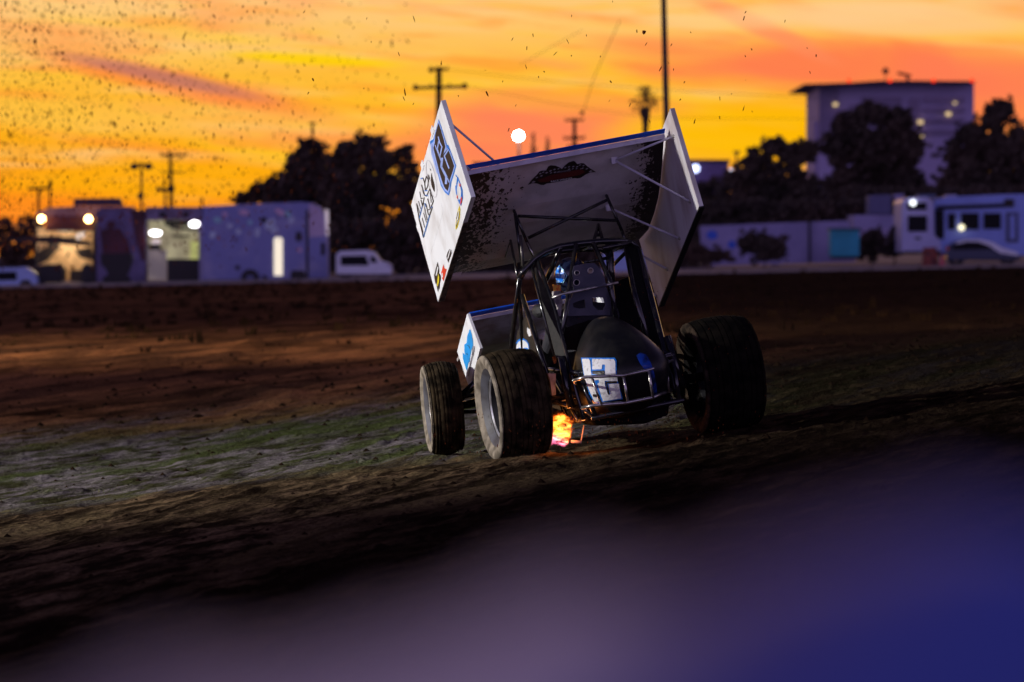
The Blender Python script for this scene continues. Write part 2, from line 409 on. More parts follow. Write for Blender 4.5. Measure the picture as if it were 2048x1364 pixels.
def decal(name, polys, bvh, mat, parent, off=.003, cuts=3, label=None, split=False):
    if split and len(polys) > 1:
        for q in polys: decal(name, [q], bvh, mat, parent, off, cuts, label)
        return
    s = CB()
    for poly in polys:
        pts = [Vector((x, y, 0)) for x, y in poly]
        bm = bmesh.new(); vs = [bm.verts.new(p) for p in pts]
        for t in tessellate_polygon([pts]):
            try: bm.faces.new([vs[i] for i in t])
            except ValueError: pass
        if cuts: bmesh.ops.subdivide_edges(bm, edges=bm.edges[:], cuts=cuts, use_grid_fill=True)
        bm.verts.index_update(); out = []; ok = []
        for v in bm.verts:
            h = hit(bvh, v.co.x, v.co.y, off); out.append(h if h else Vector((0, 0, 0))); ok.append(h is not None)
        fs = [tuple(v.index for v in f.verts) for f in bm.faces if all(ok[v.index] for v in f.verts)]
        s.add(out, fs); bm.free()
    if not s.f: return None
    o = s.build(name, mat, parent)
    if label: o['label'] = label
    return o
def stroke(pts, w):          # pixel polyline -> quads
    r = []
    for (a, b), (c, d) in zip(pts[:-1], pts[1:]):
        l = math.hypot(c-a, d-b) or 1; nx, ny = -(d-b)/l*w/2, (c-a)/l*w/2
        ex, ey = (c-a)/l*w*.25, (d-b)/l*w*.25
        r.append([(a+nx-ex, b+ny-ey), (c+nx+ex, d+ny+ey), (c-nx+ex, d-ny+ey), (a-nx-ex, b-ny-ey)])
    return r
def zz(ox, oy, s, pts): return [(ox+x/s, oy+y/s) for x, y in pts]
def circ(cx, cy, rx, ry=None, n=14, tilt=0):
    ry = ry or rx; c, s = math.cos(tilt), math.sin(tilt)
    return [(cx+rx*math.cos(a)*c-ry*math.sin(a)*s, cy+rx*math.cos(a)*s+ry*math.sin(a)*c) for a in [2*math.pi*k/n for k in range(n)]]

car = empty('sprint_car', BASE, 'winged black and white dirt racing car sliding across the clay track', 'race car')
car.rotation_euler = MBR.to_euler()
# materials
white = material('white_panel', (.80, .81, .84), .38, var=(.60, .60, .62), scale=5, lo=.50, hi=.75)
edgem = material('panel_edge', (.62, .60, .70), .4, var=(.5, .48, .56), scale=9)
blue = material('blue_trim', (.008, .11, .75), .35)
sblue = material('sticker_blue', (.01, .20, .75), .4)
lblue = material('sticker_outline', (.35, .48, .95), .4)
black = material('black_paint', (.006, .006, .008), .22, var=(.02, .017, .014), scale=6, lo=.5, hi=.7, coat=.4)
tubem = material('black_tube', (.008, .008, .010), .18, var=(.03, .025, .02), scale=14, lo=.5, hi=.72, coat=.3)
numblk = material('number_black', (.018, .010, .008), .5)
numwht = material('number_white', (.78, .78, .80), .45, var=(.5, .48, .48), scale=40, lo=.55, hi=.7)
red = material('sticker_red', (.75, .05, .015), .45); yel = material('sticker_yellow', (.75, .60, .02), .45)
grey = material('seat_grey', (.032, .035, .060), .45, var=(.055, .055, .08), scale=9, metal=.3)
alum = material('bare_metal', (.55, .53, .50), .30, metal=.9, var=(.25, .22, .18), scale=22, lo=.5, hi=.68)
dusty = material('dusty_panel', (.022, .018, .016), .6, var=(.011, .010, .009), scale=30, spec=.2)
flatblk = material('flat_black', (.003, .003, .003), .7, spec=.12)
mud = material('mud', (.05, .03, .018), .95)
frosty = material('muddy_white', (.42, .37, .34), .7, var=(.12, .08, .05), scale=22, lo=.42, hi=.6)

# foil underside: white paint, thrown mud heaviest toward both ends
def foil_mat():
    m = material('foil_paint', (.62, .58, .58), .55, var=(.48, .45, .44), scale=7)
    nt = m.node_tree; b = nt.nodes['Principled BSDF']; Lk = nt.links; N = nt.nodes
    src = b.inputs['Base Color'].links[0].from_socket
    tc = N.new('ShaderNodeTexCoord'); sp = N.new('ShaderNodeSeparateXYZ'); Lk.new(tc.outputs['Object'], sp.inputs[0])
    def ma(op, a, c):
        n = N.new('ShaderNodeMath'); n.operation = op
        for i, v in enumerate((a, c)):
            if isinstance(v, (int, float)): n.inputs[i].default_value = v
            else: Lk.new(v, n.inputs[i])
        return n.outputs[0]
    def mr(v, a, b_, c=0.0, d=1.0):
        n = N.new('ShaderNodeMapRange'); Lk.new(v, n.inputs[0])
        for i, x in enumerate((a, b_, c, d)): n.inputs[i+1].default_value = x
        return n.outputs[0]
    dens = ma('MAXIMUM', mr(sp.outputs[0], -.16, -.70, 0, 1.10), mr(sp.outputs[0], .44, .74, 0, 1.30))
    mp = N.new('ShaderNodeMapping'); mp.inputs['Scale'].default_value = (1, .8, .8); Lk.new(tc.outputs['Object'], mp.inputs[0])
    def spots(scale, det):
        n = N.new('ShaderNodeTexNoise'); n.inputs['Scale'].default_value = scale; n.inputs['Detail'].default_value = det; n.inputs['Roughness'].default_value = .55
        Lk.new(mp.outputs[0], n.inputs['Vector']); return n.outputs[0]
    s1 = spots(24, 3); s2 = spots(46, 2); s3 = spots(3.5, 2)
    th = ma('SUBTRACT', ma('SUBTRACT', .80, ma('MULTIPLY', dens, .345)), ma('MULTIPLY', ma('SUBTRACT', s3, .5), .25))
    k = ma('MAXIMUM', mr(ma('SUBTRACT', s1, th), -.008, .012), mr(ma('SUBTRACT', s2, ma('ADD', th, .005)), -.008, .012))
    mx = N.new('ShaderNodeMix'); mx.data_type = 'RGBA'; Lk.new(k, mx.inputs[0]); Lk.new(src, mx.inputs[6]); mx.inputs[7].default_value = (.018, .010, .006, 1)
    # thin dust film under the spray
    mx0 = N.new('ShaderNodeMix'); mx0.data_type = 'RGBA'; Lk.new(ma('MULTIPLY', dens, .55), mx0.inputs[0]); Lk.new(src, mx0.inputs[6]); mx0.inputs[7].default_value = (.20, .13, .09, 1)
    Lk.new(mx0.outputs[2], mx.inputs[6]); Lk.new(mx.outputs[2], b.inputs['Base Color'])
    return m
FP = [(.42, 1.645), (.473, 1.59), (.58, 1.475), (.723, 1.335), (.87, 1.215), (1.054, 1.107), (1.3, .99), (1.6, .92)]
s = CB(); n = len(FP); XW = .752
def foil_pts(x, t):
    r = []
    for i, (y, z) in enumerate(FP):
        a = FP[max(i-1, 0)]; b = FP[min(i+1, n-1)]; d = Vector((0, b[0]-a[0], b[1]-a[1])).normalized(); nn = Vector((0, -d.z, d.y))
        q = Vector((x, y, z)) + nn*t*(math.sin(math.pi*(.12+.88*(i/(n-1)))) if t else 0); r.append(q)
    return r
lo0, lo1 = foil_pts(-XW, 0), foil_pts(XW, 0); hi0, hi1 = foil_pts(-XW, .06), foil_pts(XW, .06)
vs = lo0+lo1+hi0+hi1; fs = []
for i in range(n-1):
    fs += [(i, i+1, n+i+1, n+i), (2*n+i, 3*n+i, 3*n+i+1, 2*n+i+1), (i, 2*n+i, 2*n+i+1, i+1), (n+i, n+i+1, 3*n+i+1, 3*n+i)]
fs += [(0, n, 3*n, 2*n), (n-1, 3*n-1, 4*n-1, 2*n-1)]
s.add(vs, fs); foilb = s.bvh(); s.add([], [])
wing = s.build('top_wing', foil_mat(), car)
# rear lip: white edge band and blue kick-up strip
s = CB().box((-XW, .395, 1.628), (XW, .42, 1.662)); s.build('rear_edge', edgem, wing)
s = CB().add([(-XW, .395, 1.664), (XW, .395, 1.664), (XW, .355, 1.695), (-XW, .355, 1.695), (-XW, .401, 1.668), (XW, .401, 1.668), (XW, .361, 1.699), (-XW, .361, 1.699)],
             [(0,1,2,3), (7,6,5,4), (0,4,5,1), (1,5,6,2), (2,6,7,3), (3,7,4,0)])
s.build('wicker_bill', blue, wing)
# side boards
bw = material('side_board_white', (.80, .82, .86), .42, var=(.62, .61, .62), scale=5, lo=.45, hi=.72)
lb = [L(882,201,0,-.78), L(942,395,0,-.78), L(876,604,0,-.78), L(822,410,0,-.78)]
sL = CB().prism(lb, (.034, 0, 0)); lbv = sL.bvh()
dd = (lb[3]-lb[0]).normalized(); ee = (lb[1]-lb[0]).normalized()
boardL = sL.build('side_board', bw, wing, bevel=.002); boardL['label'] = 'brightly lit left side board carrying the car number and sponsor stickers'
rb = [L(1340,217,0,.78), L(1398,413,0,.78), L(1317,613,0,.78)]; rb.append(rb[0]+(rb[2]-rb[1]))
sR = CB().prism(rb, (.034, 0, 0)); rbv = sR.bvh(); boardR = sR.build('side_board', material('board_dusty', (.66, .64, .68), .5, var=(.34, .26, .24), scale=3.2, lo=.42, hi=.68, stretch=(1, 1, .45)), wing, bevel=.002)
greyr = material('rivet_grey', (.35, .35, .38), .4, metal=.6)
mudedge = material('edge_mud', (.10, .065, .048), .95, var=(.02, .013, .01), scale=26)
blu = (lb[2]-lb[1]).normalized()
a_, b_ = lb[1]+blu*.42, lb[2]-blu*.02; dn_ = ee*.010
CB().prism([a_, b_, b_+dn_, a_+dn_*.6], (.042, 0, 0)).build('mud_edge', mudedge, boardL)
rb_u = (rb[2]-rb[1]).normalized(); a_, b_ = rb[1]+rb_u*.01, rb[2]-rb_u*.01
CB().prism([a_-ee*.002, b_-ee*.002, b_+ee*.010, a_+ee*.010], (.040, 0, 0)).build('lower_flange', material('flange_black', (.006, .005, .005), .8), boardR)
# raised ribs and tabs on the left board
for k, w_ in ((.24, .055), (.56, .075)):
    a = lb[1]*(1-k)+lb[0]*k if False else lb[0]+ee*(.785*k)
    p = a+dd*.85; q = a+dd*1.74
    s = CB(); s.prism([p-ee*w_/2, q-ee*w_/2, q+ee*w_/2, p+ee*w_/2], (-.0010, 0, 0)); s.build('board_rib', bw, boardL, bevel=.003)
for t in (.42, .98):
    a = lb[0]+dd*t
    s = CB(); s.prism([a+ee*.03, a+dd*.11+ee*.03, a+dd*.10-ee*.022, a+dd*.015-ee*.022], (-.004, 0, 0)); s.build('board_tab', bw, boardL)
# rear flange on the right board and a dark muddy lower flange
r0_, r1_, r2_ = rb[0], rb[1], rb[2]
# grey smears where spray hit the inner face
smear = material('smear', (.30, .25, .25), .7, var=(.18, .13, .11), scale=8, stretch=(1, 1, .4))
# number on left board (traced at the board's plane)
Z1 = lambda p: zz(810, 190, 6.493, p)
decal('number', [Z1([(440,312),(478,420),(520,560),(548,650),(562,645),(600,740),(668,920),(640,1020),(605,1130),(590,1240),(572,1305),(520,1262),(470,1180),(430,1030),(385,870),(345,700),(325,605),(372,570),(385,520)])], lbv, sblue, boardL, .002, 0)
decal('number_outline', [Z1([(440,330),(474,430),(515,565),(543,665),(512,775),(505,760),(558,690),(596,745),(658,920),(630,1015),(592,1130),(585,1225),(570,1278),(520,1240),(478,1160),(440,1030),(395,870),(352,700),(335,640),(378,600),(392,520)])], lbv, lblue, boardL, .003, 0)
decal('number_fill', [Z1([(440,362),(470,440),(508,575),(530,670),(500,775),(560,700),(590,760),(645,920),(620,1010),(588,1100),(575,1200),(558,1245),(520,1200),(492,1130),(455,1010),(418,860),(375,690),(392,620),(398,520)])], lbv, numblk, boardL, .004, 0)
inn = []
for pl, w in (([(440,540),(460,620),(488,670),(462,790)], 2.2), ([(446,600),(428,700),(470,830)], 2.0), ([(572,705),(520,790),(580,950)], 2.4), ([(400,650),(440,760),(478,860)], 1.6),
              ([(490,820),(480,930),(545,1060),(540,1150)], 4.2), ([(560,1080),(580,1130)], 2.2), ([(350,650),(360,760),(400,900),(430,1010)], 3.2)):
    inn += stroke(Z1(pl), w)
decal('number_stripe', inn, lbv, lblue, boardL, .005, 0)
# script lettering lower front of board
Z4 = lambda p: zz(820, 310, 8.025, p)
scr = []
for pl, w in (([(185,375),(215,370),(240,450),(250,560)], 1.6), ([(240,450),(268,340),(300,400),(290,500),(255,575)], 1.8), ([(190,480),(235,640),(270,660),(325,540),(380,740),(345,830)], 1.7),
              ([(160,590),(180,700),(215,690)], 1.3), ([(110,780),(130,900),(150,1020)], 1.5), ([(150,1020),(200,830),(235,680)], 1.8), ([(150,1020),(220,1320),(320,960),(365,830)], 1.9),
              ([(180,720),(200,800)], 1.5), ([(220,760),(280,1040)], 1.3), ([(260,780),(300,960)], 1.5), ([(290,700),(330,860),(300,880)], 1.6), ([(200,1010),(240,1160)], 1.2), ([(225,930),(268,1080)], 1.2),
              ([(165,1060),(215,1240)], 1.2), ([(120,800),(165,940)], 1.0), ([(140,740),(175,860)], 1.0), ([(330,600),(345,760)], 1.3), ([(205,560),(225,620)], 1.5)):
    scr += stroke(Z4(pl), w)
decal('sponsor_script', scr, lbv, numblk, boardL, .003, 0)
scb = []
for pl, w in (([(240,575),(285,570)], 1.6), ([(180,380),(210,365)], 1.5), ([(158,1010),(205,820)], 1.0), ([(228,1300),(322,970)], 1.2), ([(250,640),(300,655)], 1.2), ([(345,840),(368,830)], 1.5), ([(240,770),(262,830)], 1.0)):
    scb += stroke(Z4(pl), w)
decal('script_outline', scb, lbv, sblue, boardL, .004, 0)
greyst = material('sticker_grey', (.34, .33, .38), .5); faint = material('sticker_faded', (.52, .50, .56), .5)
oval = []
for k in range(20):
    a, b = 2*math.pi*k/20, 2*math.pi*(k+1)/20
    f = lambda t: (350+78*math.cos(t)*.9+ (math.sin(t))*52, 380+300*math.sin(t)+20*math.cos(t))
    oval += stroke(Z4([f(a), f(b)]), .7)
decal('faded_oval', oval, lbv, faint, boardL, .003, 0)
decal('sponsor_figure', [Z4([(350,280),(372,380),(398,480),(402,590),(378,560),(350,480),(340,400)]), Z4([(325,205),(345,250),(330,245)]), Z4([(290,300),(310,330),(325,400),(305,380)])], lbv, numblk, boardL, .0035, 0)
# round series badge and yellow badge near the rear edge
Z5 = lambda p: zz(890, 330, 8.02, p)
decal('badge', [Z5([(172,150),(215,200),(250,290),(285,400),(292,520),(262,655),(225,600),(195,520),(172,400),(165,300)])], lbv, sblue, boardL, .002, 0)
decal('badge_centre', [Z5([(225,250),(245,330),(265,420),(255,540),(228,560),(205,480),(195,400),(205,320)]), Z5([(172,170),(200,200),(185,330),(165,330)])], lbv, white, boardL, .003, 0)
decal('badge_flash', [Z5([(238,290),(258,310),(255,350),(238,340)]), Z5([(195,470),(215,500),(210,545),(198,530)]), Z5([(262,530),(285,500),(275,600),(250,640)])], lbv, red, boardL, .004, 0, split=True)
decal('yellow_badge', [Z5([(235,650),(250,720),(240,850),(205,1000),(175,1040),(170,960),(185,850),(210,730)])], lbv, yel, boardL, .002, 0)
decal('badge_ring', [Z5([(228,720),(240,740),(225,870),(195,960),(180,960),(200,850)])], lbv, white, boardL, .003, 0)
decal('badge_writing', stroke(Z5([(236,740),(222,880)]), .9)+stroke(Z5([(205,880),(190,985)]), 1.0)+stroke(Z5([(210,760),(190,860)]), .8), lbv, numblk, boardL, .004, 0)
Z6 = lambda p: zz(855, 490, 11.36, p)
decal('sticker', [Z6([(505,90),(545,110),(548,200),(480,400),(455,330),(435,260),(460,170)])], lbv, numblk, boardL, .002, 0)
decal('sticker', [Z6([(232,385),(258,470),(275,560),(268,640),(300,680),(312,760),(285,870),(280,1020),(262,960),(245,1080),(222,980),(205,850),(188,890),(160,740),(155,690),(185,560)])], lbv, numblk, boardL, .002, 0)
decal('sticker_flash', [Z6([(250,640),(272,720),(268,830),(240,940),(222,920),(235,780)])], lbv, yel, boardL, .003, 0)
decal('sticker_writing', stroke(Z6([(245,500),(205,690)]), 2.2)+stroke(Z6([(525,110),(468,300)]), 1.8), lbv, white, boardL, .003, 0)
decal('red_sticker', [Z6([(368,440),(390,530),(440,545),(370,820),(340,760),(318,620)])], lbv, red, boardL, .002, 0)
decal('red_sticker_writing', stroke(Z6([(345,640),(352,730)]), 1.6), lbv, white, boardL, .003, 0)
# chequered race emblem on the underside of the foil
Z3 = lambda p: zz(1040, 310, 11.378, p)
em = decal('race_emblem', [Z3([(175,672),(260,560),(380,440),(440,365),(500,345),(590,345),(640,250),(690,225),(800,232),(900,275),(950,310),(1010,240),(1100,160),(1210,125),(1250,140),(1300,200),(1400,175),(1450,180),(1520,240),(1600,300),(1728,380),(1600,390),(1500,430),(1380,510),(1300,525),(1240,515),(1000,570),(720,625),(600,640),(540,675),(470,670),(380,635),(270,635)])], foilb, numblk, wing, .004, 3)
chk = []
for cx, cy, w in ((300,600,50),(375,500,35),(455,410,32),(525,378,30),(480,462,36),(600,390,36),(690,348,38),(700,395,30),(780,315,34),(870,300,30),(790,380,34),(880,365,26),(1025,275,34),(1110,255,32),(1205,250,34),(1292,255,32),(1360,215,30),(1440,228,30),(1110,310,32),(1195,300,26),(1280,298,26),(1420,288,30),(1515,300,34),(1600,360,44),(1380,300,24)):
    chk.append(Z3([(cx-w, cy+8), (cx+4, cy-w*.55), (cx+w, cy-8), (cx-4, cy+w*.55)]))
decal('emblem_checks', chk, foilb, greyst, em, .006, 0)
decal('emblem_band', [Z3([(400,560),(700,440),(1150,350),(1400,310),(1480,380),(1350,440),(1000,510),(600,600),(450,610)])], foilb, material('emblem_red', (.10, .012, .012), .5), em, .006, 2)
def text_decal(name, string, c0, c1, h, bvh, mat, parent, off=.007, bold=0.0):
    cu = bpy.data.curves.new('t', 'FONT'); cu.body = string; cu.size = 1; cu.offset = bold
    to = bpy.data.objects.new('t', cu); me = bpy.data.meshes.new_from_object(to)
    xs = [v.co.x for v in me.vertices]; ys = [v.co.y for v in me.vertices]
    x0, x1, y0, y1 = min(xs), max(xs), min(ys), max(ys)
    s = CB(); vs = []
    d = Vector((c1[0]-c0[0], c1[1]-c0[1])); nn = Vector((d.y, -d.x)).normalized()*h
    for v in me.vertices:
        a = (v.co.x-x0)/(x1-x0); b = (v.co.y-y0)/(y1-y0); q = Vector(c0)+d*a+nn*b
        vs.append(hit(bvh, q.x, q.y, off) or Vector((0, 0, 0)))
    s.add(vs, [tuple(p.vertices) for p in me.polygons]); bpy.data.objects.remove(to); bpy.data.curves.remove(cu)
    return s.build(name, mat, parent)
text_decal('emblem_lettering', 'RACE WINNER', Z3([(700,608)])[0], Z3([(1190,525)])[0], 3.2, foilb, white, em, bold=.01)
text_decal('emblem_lettering', 'POWERED', Z3([(835,395)])[0], Z3([(1150,345)])[0], 2.6, foilb, greyst, em, bold=.01)
# struts between foil and boards
def strutpx(a, b): CB().tube([a, b], .0085, 6).build('strut', edgem, wing, smooth='all')
b1 = hit(foilb, 1227, 317, .02); b2 = hit(foilb, 1216, 411, .02); b3 = hit(foilb, 1265, 505, .02) or Vector((.6, 1.5, .9))
e = [hit(rbv, *p) or L(*p, 0, .775) for p in ((1348,272), (1381,403), (1360,477), (1335,538), (1313,592))]
strutpx(b1, e[0]); strutpx(b1, e[1]); strutpx(b2, e[2]); strutpx(b3, e[3]); strutpx(L(1296,580,1,1.7), e[4])
for q in (b1, b2): CB().obox(q, (.022, .012, .022)).build('strut_bracket', edgem, wing)
for q in e: CB().ball(q, .013, 6, 5).build('bolt', alum, wing)
strutpx(L(900,246,0,-.752), L(1000,332,1,.46)); strutpx(L(923,327,0,-.752), L(946,344,1,.46))
s = CB().prism([L(901,552,1,1.55), L(921,550,1,1.55), L(925,543,1,1.55), L(903,544,1,1.55)], (0, .03, 0)); s.build('front_bracket', edgem, wing)

# nose wing
NP = [(2.14, .545), (2.25, .45), (2.45, .33), (2.75, .24)]
s = CB(); vs = [(x, y, z+t) for t in (0, .02) for x in (-.47, .47) for y, z in NP]; n = 4; fs = []
for i in range(3): fs += [(i, i+1, n+i+1, n+i), (2*n+i, 3*n+i, 3*n+i+1, 2*n+i+1), (i, 2*n+i, 2*n+i+1, i+1), (n+i, n+i+1, 3*n+i+1, 3*n+i)]
fs += [(0, n, 3*n, 2*n), (n-1, 3*n-1, 4*n-1, 2*n-1)]; s.add(vs, fs)
nose = s.build('nose_wing', material('nose_foil', (.42, .40, .42), .5, var=(.24, .20, .18), scale=8), car)
CB().add([(-.47, 2.12, .575), (.47, 2.12, .575), (.47, 2.06, .605), (-.47, 2.06, .605), (-.47, 2.13, .582), (.47, 2.13, .582), (.47, 2.07, .612), (-.47, 2.07, .612)], [(0,1,2,3), (7,6,5,4), (0,4,5,1), (1,5,6,2), (2,6,7,3), (3,7,4,0)]).build('wicker_bill', blue, nose)
CB().box((-.47, 2.10, .545), (.47, 2.14, .573)).build('rear_edge', edgem, nose)
nb = [L(934,627,0,-.50), L(960,697,0,-.50), L(939,777,0,-.50), L(914,703,0,-.50)]
s = CB().prism(nb, (.022, 0, 0)); nbv = s.bvh(); nboard = s.build('side_board', bw, nose, bevel=.002)
CB().prism([p+Vector((.98, 0, 0)) for p in nb], (.022, 0, 0)).build('side_board', bw, nose)
Z7 = lambda p: zz(900, 620, 8.52, p)
decal('blue_emblem', [Z7([(345,318),(372,400),(395,530),(400,600),(370,680),(350,780),(340,880),(318,900),(290,1030),(262,950),(225,820),(222,720),(262,770),(250,690),(250,590),(290,560),(300,440)])], nbv, material('cyan', (.01, .33, .85), .4), nboard, .003, 0)
decal('emblem_writing', stroke(Z7([(415,620),(400,740),(350,920),(315,1120)]), 3.2), nbv, greyst, nboard, .003, 0)
decal('emblem_writing', stroke(Z7([(395,640),(385,760)]), .8)+stroke(Z7([(425,650),(345,960)]), .5)+stroke(Z7([(300,600),(330,610),(345,650)]), .9)+stroke(Z7([(290,740),(310,760)]), 1.2), nbv, numblk, nboard, .0045, 0)

# wheels -------------------------------------------------------------
def tyre_mat(name, c1, c2):
    return material(name, c1, .95, var=c2, scale=13, lo=.38, hi=.62, bump=.006, detail=6, spec=.03)
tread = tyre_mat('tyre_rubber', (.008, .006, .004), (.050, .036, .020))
treadr = tyre_mat('tyre_rubber_shaded', (.003, .0027, .0027), (.010, .008, .006))  # darker copy of the rubber, the car's shade painted in
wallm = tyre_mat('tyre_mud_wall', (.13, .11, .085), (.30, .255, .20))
wallk = tyre_mat('tyre_shaded_wall', (.010, .008, .007), (.05, .035, .025))  # right rear sidewall in the car's shade, painted as a dark tone
rimm = material('wheel_metal', (.62, .62, .66), .35, metal=.7, var=(.30, .26, .24), scale=10, lo=.45, hi=.7)
dishm = material('dish_grey', (.085, .085, .105), .6, var=(.045, .04, .045), scale=9)  # blue-grey tone on the inner slope of the sidewall
dishk = material('dish_shaded', (.010, .009, .009), .9, spec=.03)  # shaded copy of the dish and bead ring for the right rear wheel
darkin = material('wheel_inner', (.02, .02, .024), .6)
def wheel(c, axis, R, w, rim, tm, name='wheel', wm=None):
    # axis points from outer (left) face inward; c = centre
    h = w/2; sh = .055
    prof = [(-h*.52, rim)]
    for k in range(9):
        a = k/8; prof.append((-h*(.56+.46*a**.8-.06*a**6), rim+(R-.055-rim)*a))
    prof += [(-h*.95, R-.036), (-h*.91, R-.026), (-h*.87, R-.021)]
    ng = 9; g0, g1 = -h*.84, h*.84
    for k in range(ng):
        a = g0+(g1-g0)*(k+(0, .12, -.1, .18, 0, -.15, .1, -.08, 0)[k])/(ng-1); crown = .032*(1-(a/h)**2)-.022
        prof += [(a-.014, R-.008+crown), (a-.004, R-.008+crown), (a-.004, R-.015+crown), (a+.004, R-.015+crown), (a+.004, R-.008+crown)]
    prof += [(h*.88, R-.022), (h*.92, R-.028), (h*.97, R-.04), (h, R-sh-.03), (h*.98, rim+.05), (h*.86, rim)]
    s = CB().lathe(prof, c, axis, 72, closed=True)
    ty = s.build('tyre', tm, None, smooth=True)
    # rim: deep dish with bead ring, barrel and centre disc
    pr = [(-h*.54, rim+.012), (-h*.56, rim+.002), (-h*.54, rim-.012), (-h*.42, rim-.016), (-h*.1, rim-.035), (0.0, rim-.04), (.01, .06), (-.04, .05), (-.045, .0)]
    s = CB().lathe(pr, c, axis, 48); rm = s.build(name, darkin, car, smooth=True)
    ty.parent = rm
    pr = [(-h*.57, rim+.010), (-h*.60, rim+.006), (-h*.60, rim-.003), (-h*.55, rim-.010), (-h*.50, rim-.008), (-h*.50, rim+.0)]
    CB().lathe(pr, c, axis, 56, closed=True).build('bead_ring', dishk if wm else rimm, rm, smooth=True)
    s = CB(); t = Vector(axis).normalized(); x = t.cross(Vector((0, 1, .3))).normalized(); y = x.cross(t)
    for k in range(6):
        a = k*math.pi/3; s.ball(Vector(c)+(x*math.cos(a)+y*math.sin(a))*.035-t*.03, .012, 6, 5)
    s.build('lug_nuts', alum, rm)
    # dish and mud-caked outer sidewall band
    pr = []
    f_ = lambda a, o: (-h*(.56+.46*a**.8-.06*a**6)-o, rim+(R-.055-rim)*a)
    CB().lathe([f_(.06+.44*k/5, .0022) for k in range(6)], c, axis, 64).build('wheel_dish', dishk if wm else dishm, rm, smooth='all')
    pr = [f_(.5+.5*k/6, .0025) for k in range(7)]
    pr += [(-h*.95-.003, R-.034), (-h*.91-.002, R-.024), (-h*.875-.001, R-.019)]
    CB().lathe(pr, c, axis, 72).build('sidewall', wm or wallm, rm, smooth=True, normals=True)
    return rm
axr = MI @ (MA @ Vector((1, 0, 0)))
cLR = MI @ (LRW-OW); cRR = MI @ (RRW-OW)
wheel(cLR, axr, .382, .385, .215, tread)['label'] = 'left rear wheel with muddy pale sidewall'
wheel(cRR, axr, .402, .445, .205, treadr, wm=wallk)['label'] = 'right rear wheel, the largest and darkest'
axf = MI @ (rotm(rad(4.5), TH-rad(6.5)) @ Vector((1, 0, 0)))
cFL = L(885, 816, 1, 2.2)
wheel(cFL, axf, .338, .25, .20, tread)
cFR = cFL + Vector((1.50, 0, -.02)); wheel(cFR, axf, .338, .25, .20, treadr)
# axles
CB().tube([cLR+axr*.05, cRR-axr*.05], .032, 12).build('rear_axle', tubem, car, smooth='all')
fa = CB().tube([cFL+axf*.10, cFR-axf*.05], .028, 10); fa.tube([cFL+Vector((.12, -.14, .06)), cFR+Vector((-.1, -.14, .06))], .012, 8)
fa.tube([cFL+Vector((.14, 0, 0)), (-.30, 1.6, .05)], .013, 8); fa.tube([cFR+Vector((-.14, 0, 0)), (.30, 1.6, .05)], .013, 8)
fa.tube([cFL+Vector((.10, -.02, -.05)), (-.32, 1.5, -.12)], .015, 8); fa.tube([cFL+Vector((.14, .02, .04)), (-.26, 2.3, .22)], .03, 8)
fa.build('front_axle', tubem, car, smooth='all')

# chassis: rails, underbody, engine
s = CB()
for sx in (-1, 1):
    s.tube([(sx*.30, -.45, -.13), (sx*.34, .2, -.17), (sx*.34, 1.2, -.17), (sx*.24, 2.45, -.05)], .02, 8)
    s.tube([(sx*.33, -.35, .18), (sx*.37, .35, .20), (sx*.36, 1.2, .22), (sx*.24, 2.45, .16)], .019, 8)
    s.tube([(sx*.34, .2, -.17), (sx*.37, .35, .20)], .017, 8); s.tube([(sx*.34, 1.2, -.17), (sx*.36, 1.2, .22)], .017, 8)
    s.tube([(sx*.30, -.45, -.13), (sx*.33, -.35, .18)], .017, 8)
    s.tube([(sx*.34, -.1, -.15), (sx*.37, .35, .20)], .013, 8)
for y, z in ((-.45, -.13), (.2, -.17), (1.2, -.17), (2.45, -.05), (2.45, .16), (-.35, .18)):
    s.tube([(-.33 if y < 2 else -.24, y, z), (.33 if y < 2 else .24, y, z)], .018, 8)
s.build('chassis', tubem, car, smooth='all')
s = CB().box((-.30, .1, -.17), (.30, 1.9, -.155)); s.build('belly_pan', dusty, car)
s = CB(); s.box((-.17, 1.05, -.10), (.17, 1.65, .22)); s.prism([(-.32, 1.05, .20), (-.15, 1.05, .05), (-.10, 1.05, .25), (-.22, 1.05, .38)], (0, .6, 0)); s.prism([(.32, 1.05, .20), (.15, 1.05, .05), (.10, 1.05, .25), (.22, 1.05, .38)], (0, .6, 0))
s.tube([(0, -.05, 0), (0, 1.1, .0)], .05, 10); s.ball((0, 0, .0), (.16, .17, .15)); eng = s.build('engine', material('engine_metal', (.10, .10, .11), .45, metal=.5), car)
s = CB()
for k in range(4): s.tube([(-.28, 1.10+.15*k, .16), (-.40, 1.06+.15*k, .10), (-.42, .95+.08*k, -.03), (-.40, .62, -.09)], .022, 8)
s.tube([(-.40, .66, -.09), (-.41, .25, -.11), (-.42, .10, -.12)], .045, 12); s.build('exhaust_header', material('exhaust_steel', (.16, .11, .08), .4, metal=.8), car, smooth='all')
# shocks and torsion arms beside the rear wheels
for sx in (-1, 1):
    s = CB(); s.tube([(sx*.40, -.22, -.05), (sx*.38, -.12, .30)], [.028, .028], 10); s.tube([(sx*.42, .0, 0), (sx*.40, .55, -.05)], .016, 8); s.tube([(sx*.30, -.1, -.08), (sx*.50, .0, .02)], .018, 8)
    s.build('shock_absorber', tubem, car, smooth='all')
s = CB(); s.prism([L(1096,747,1,-.05), L(1112,747,1,-.05), L(1111,770,1,-.05), L(1112,790,1,-.05), L(1104,791,1,-.05), L(1101,765,1,-.05)], (0, .03, 0)); s.build('suspension_plate', material('plate_grey', (.34, .31, .34), .5, var=(.2, .17, .16), scale=30), car)

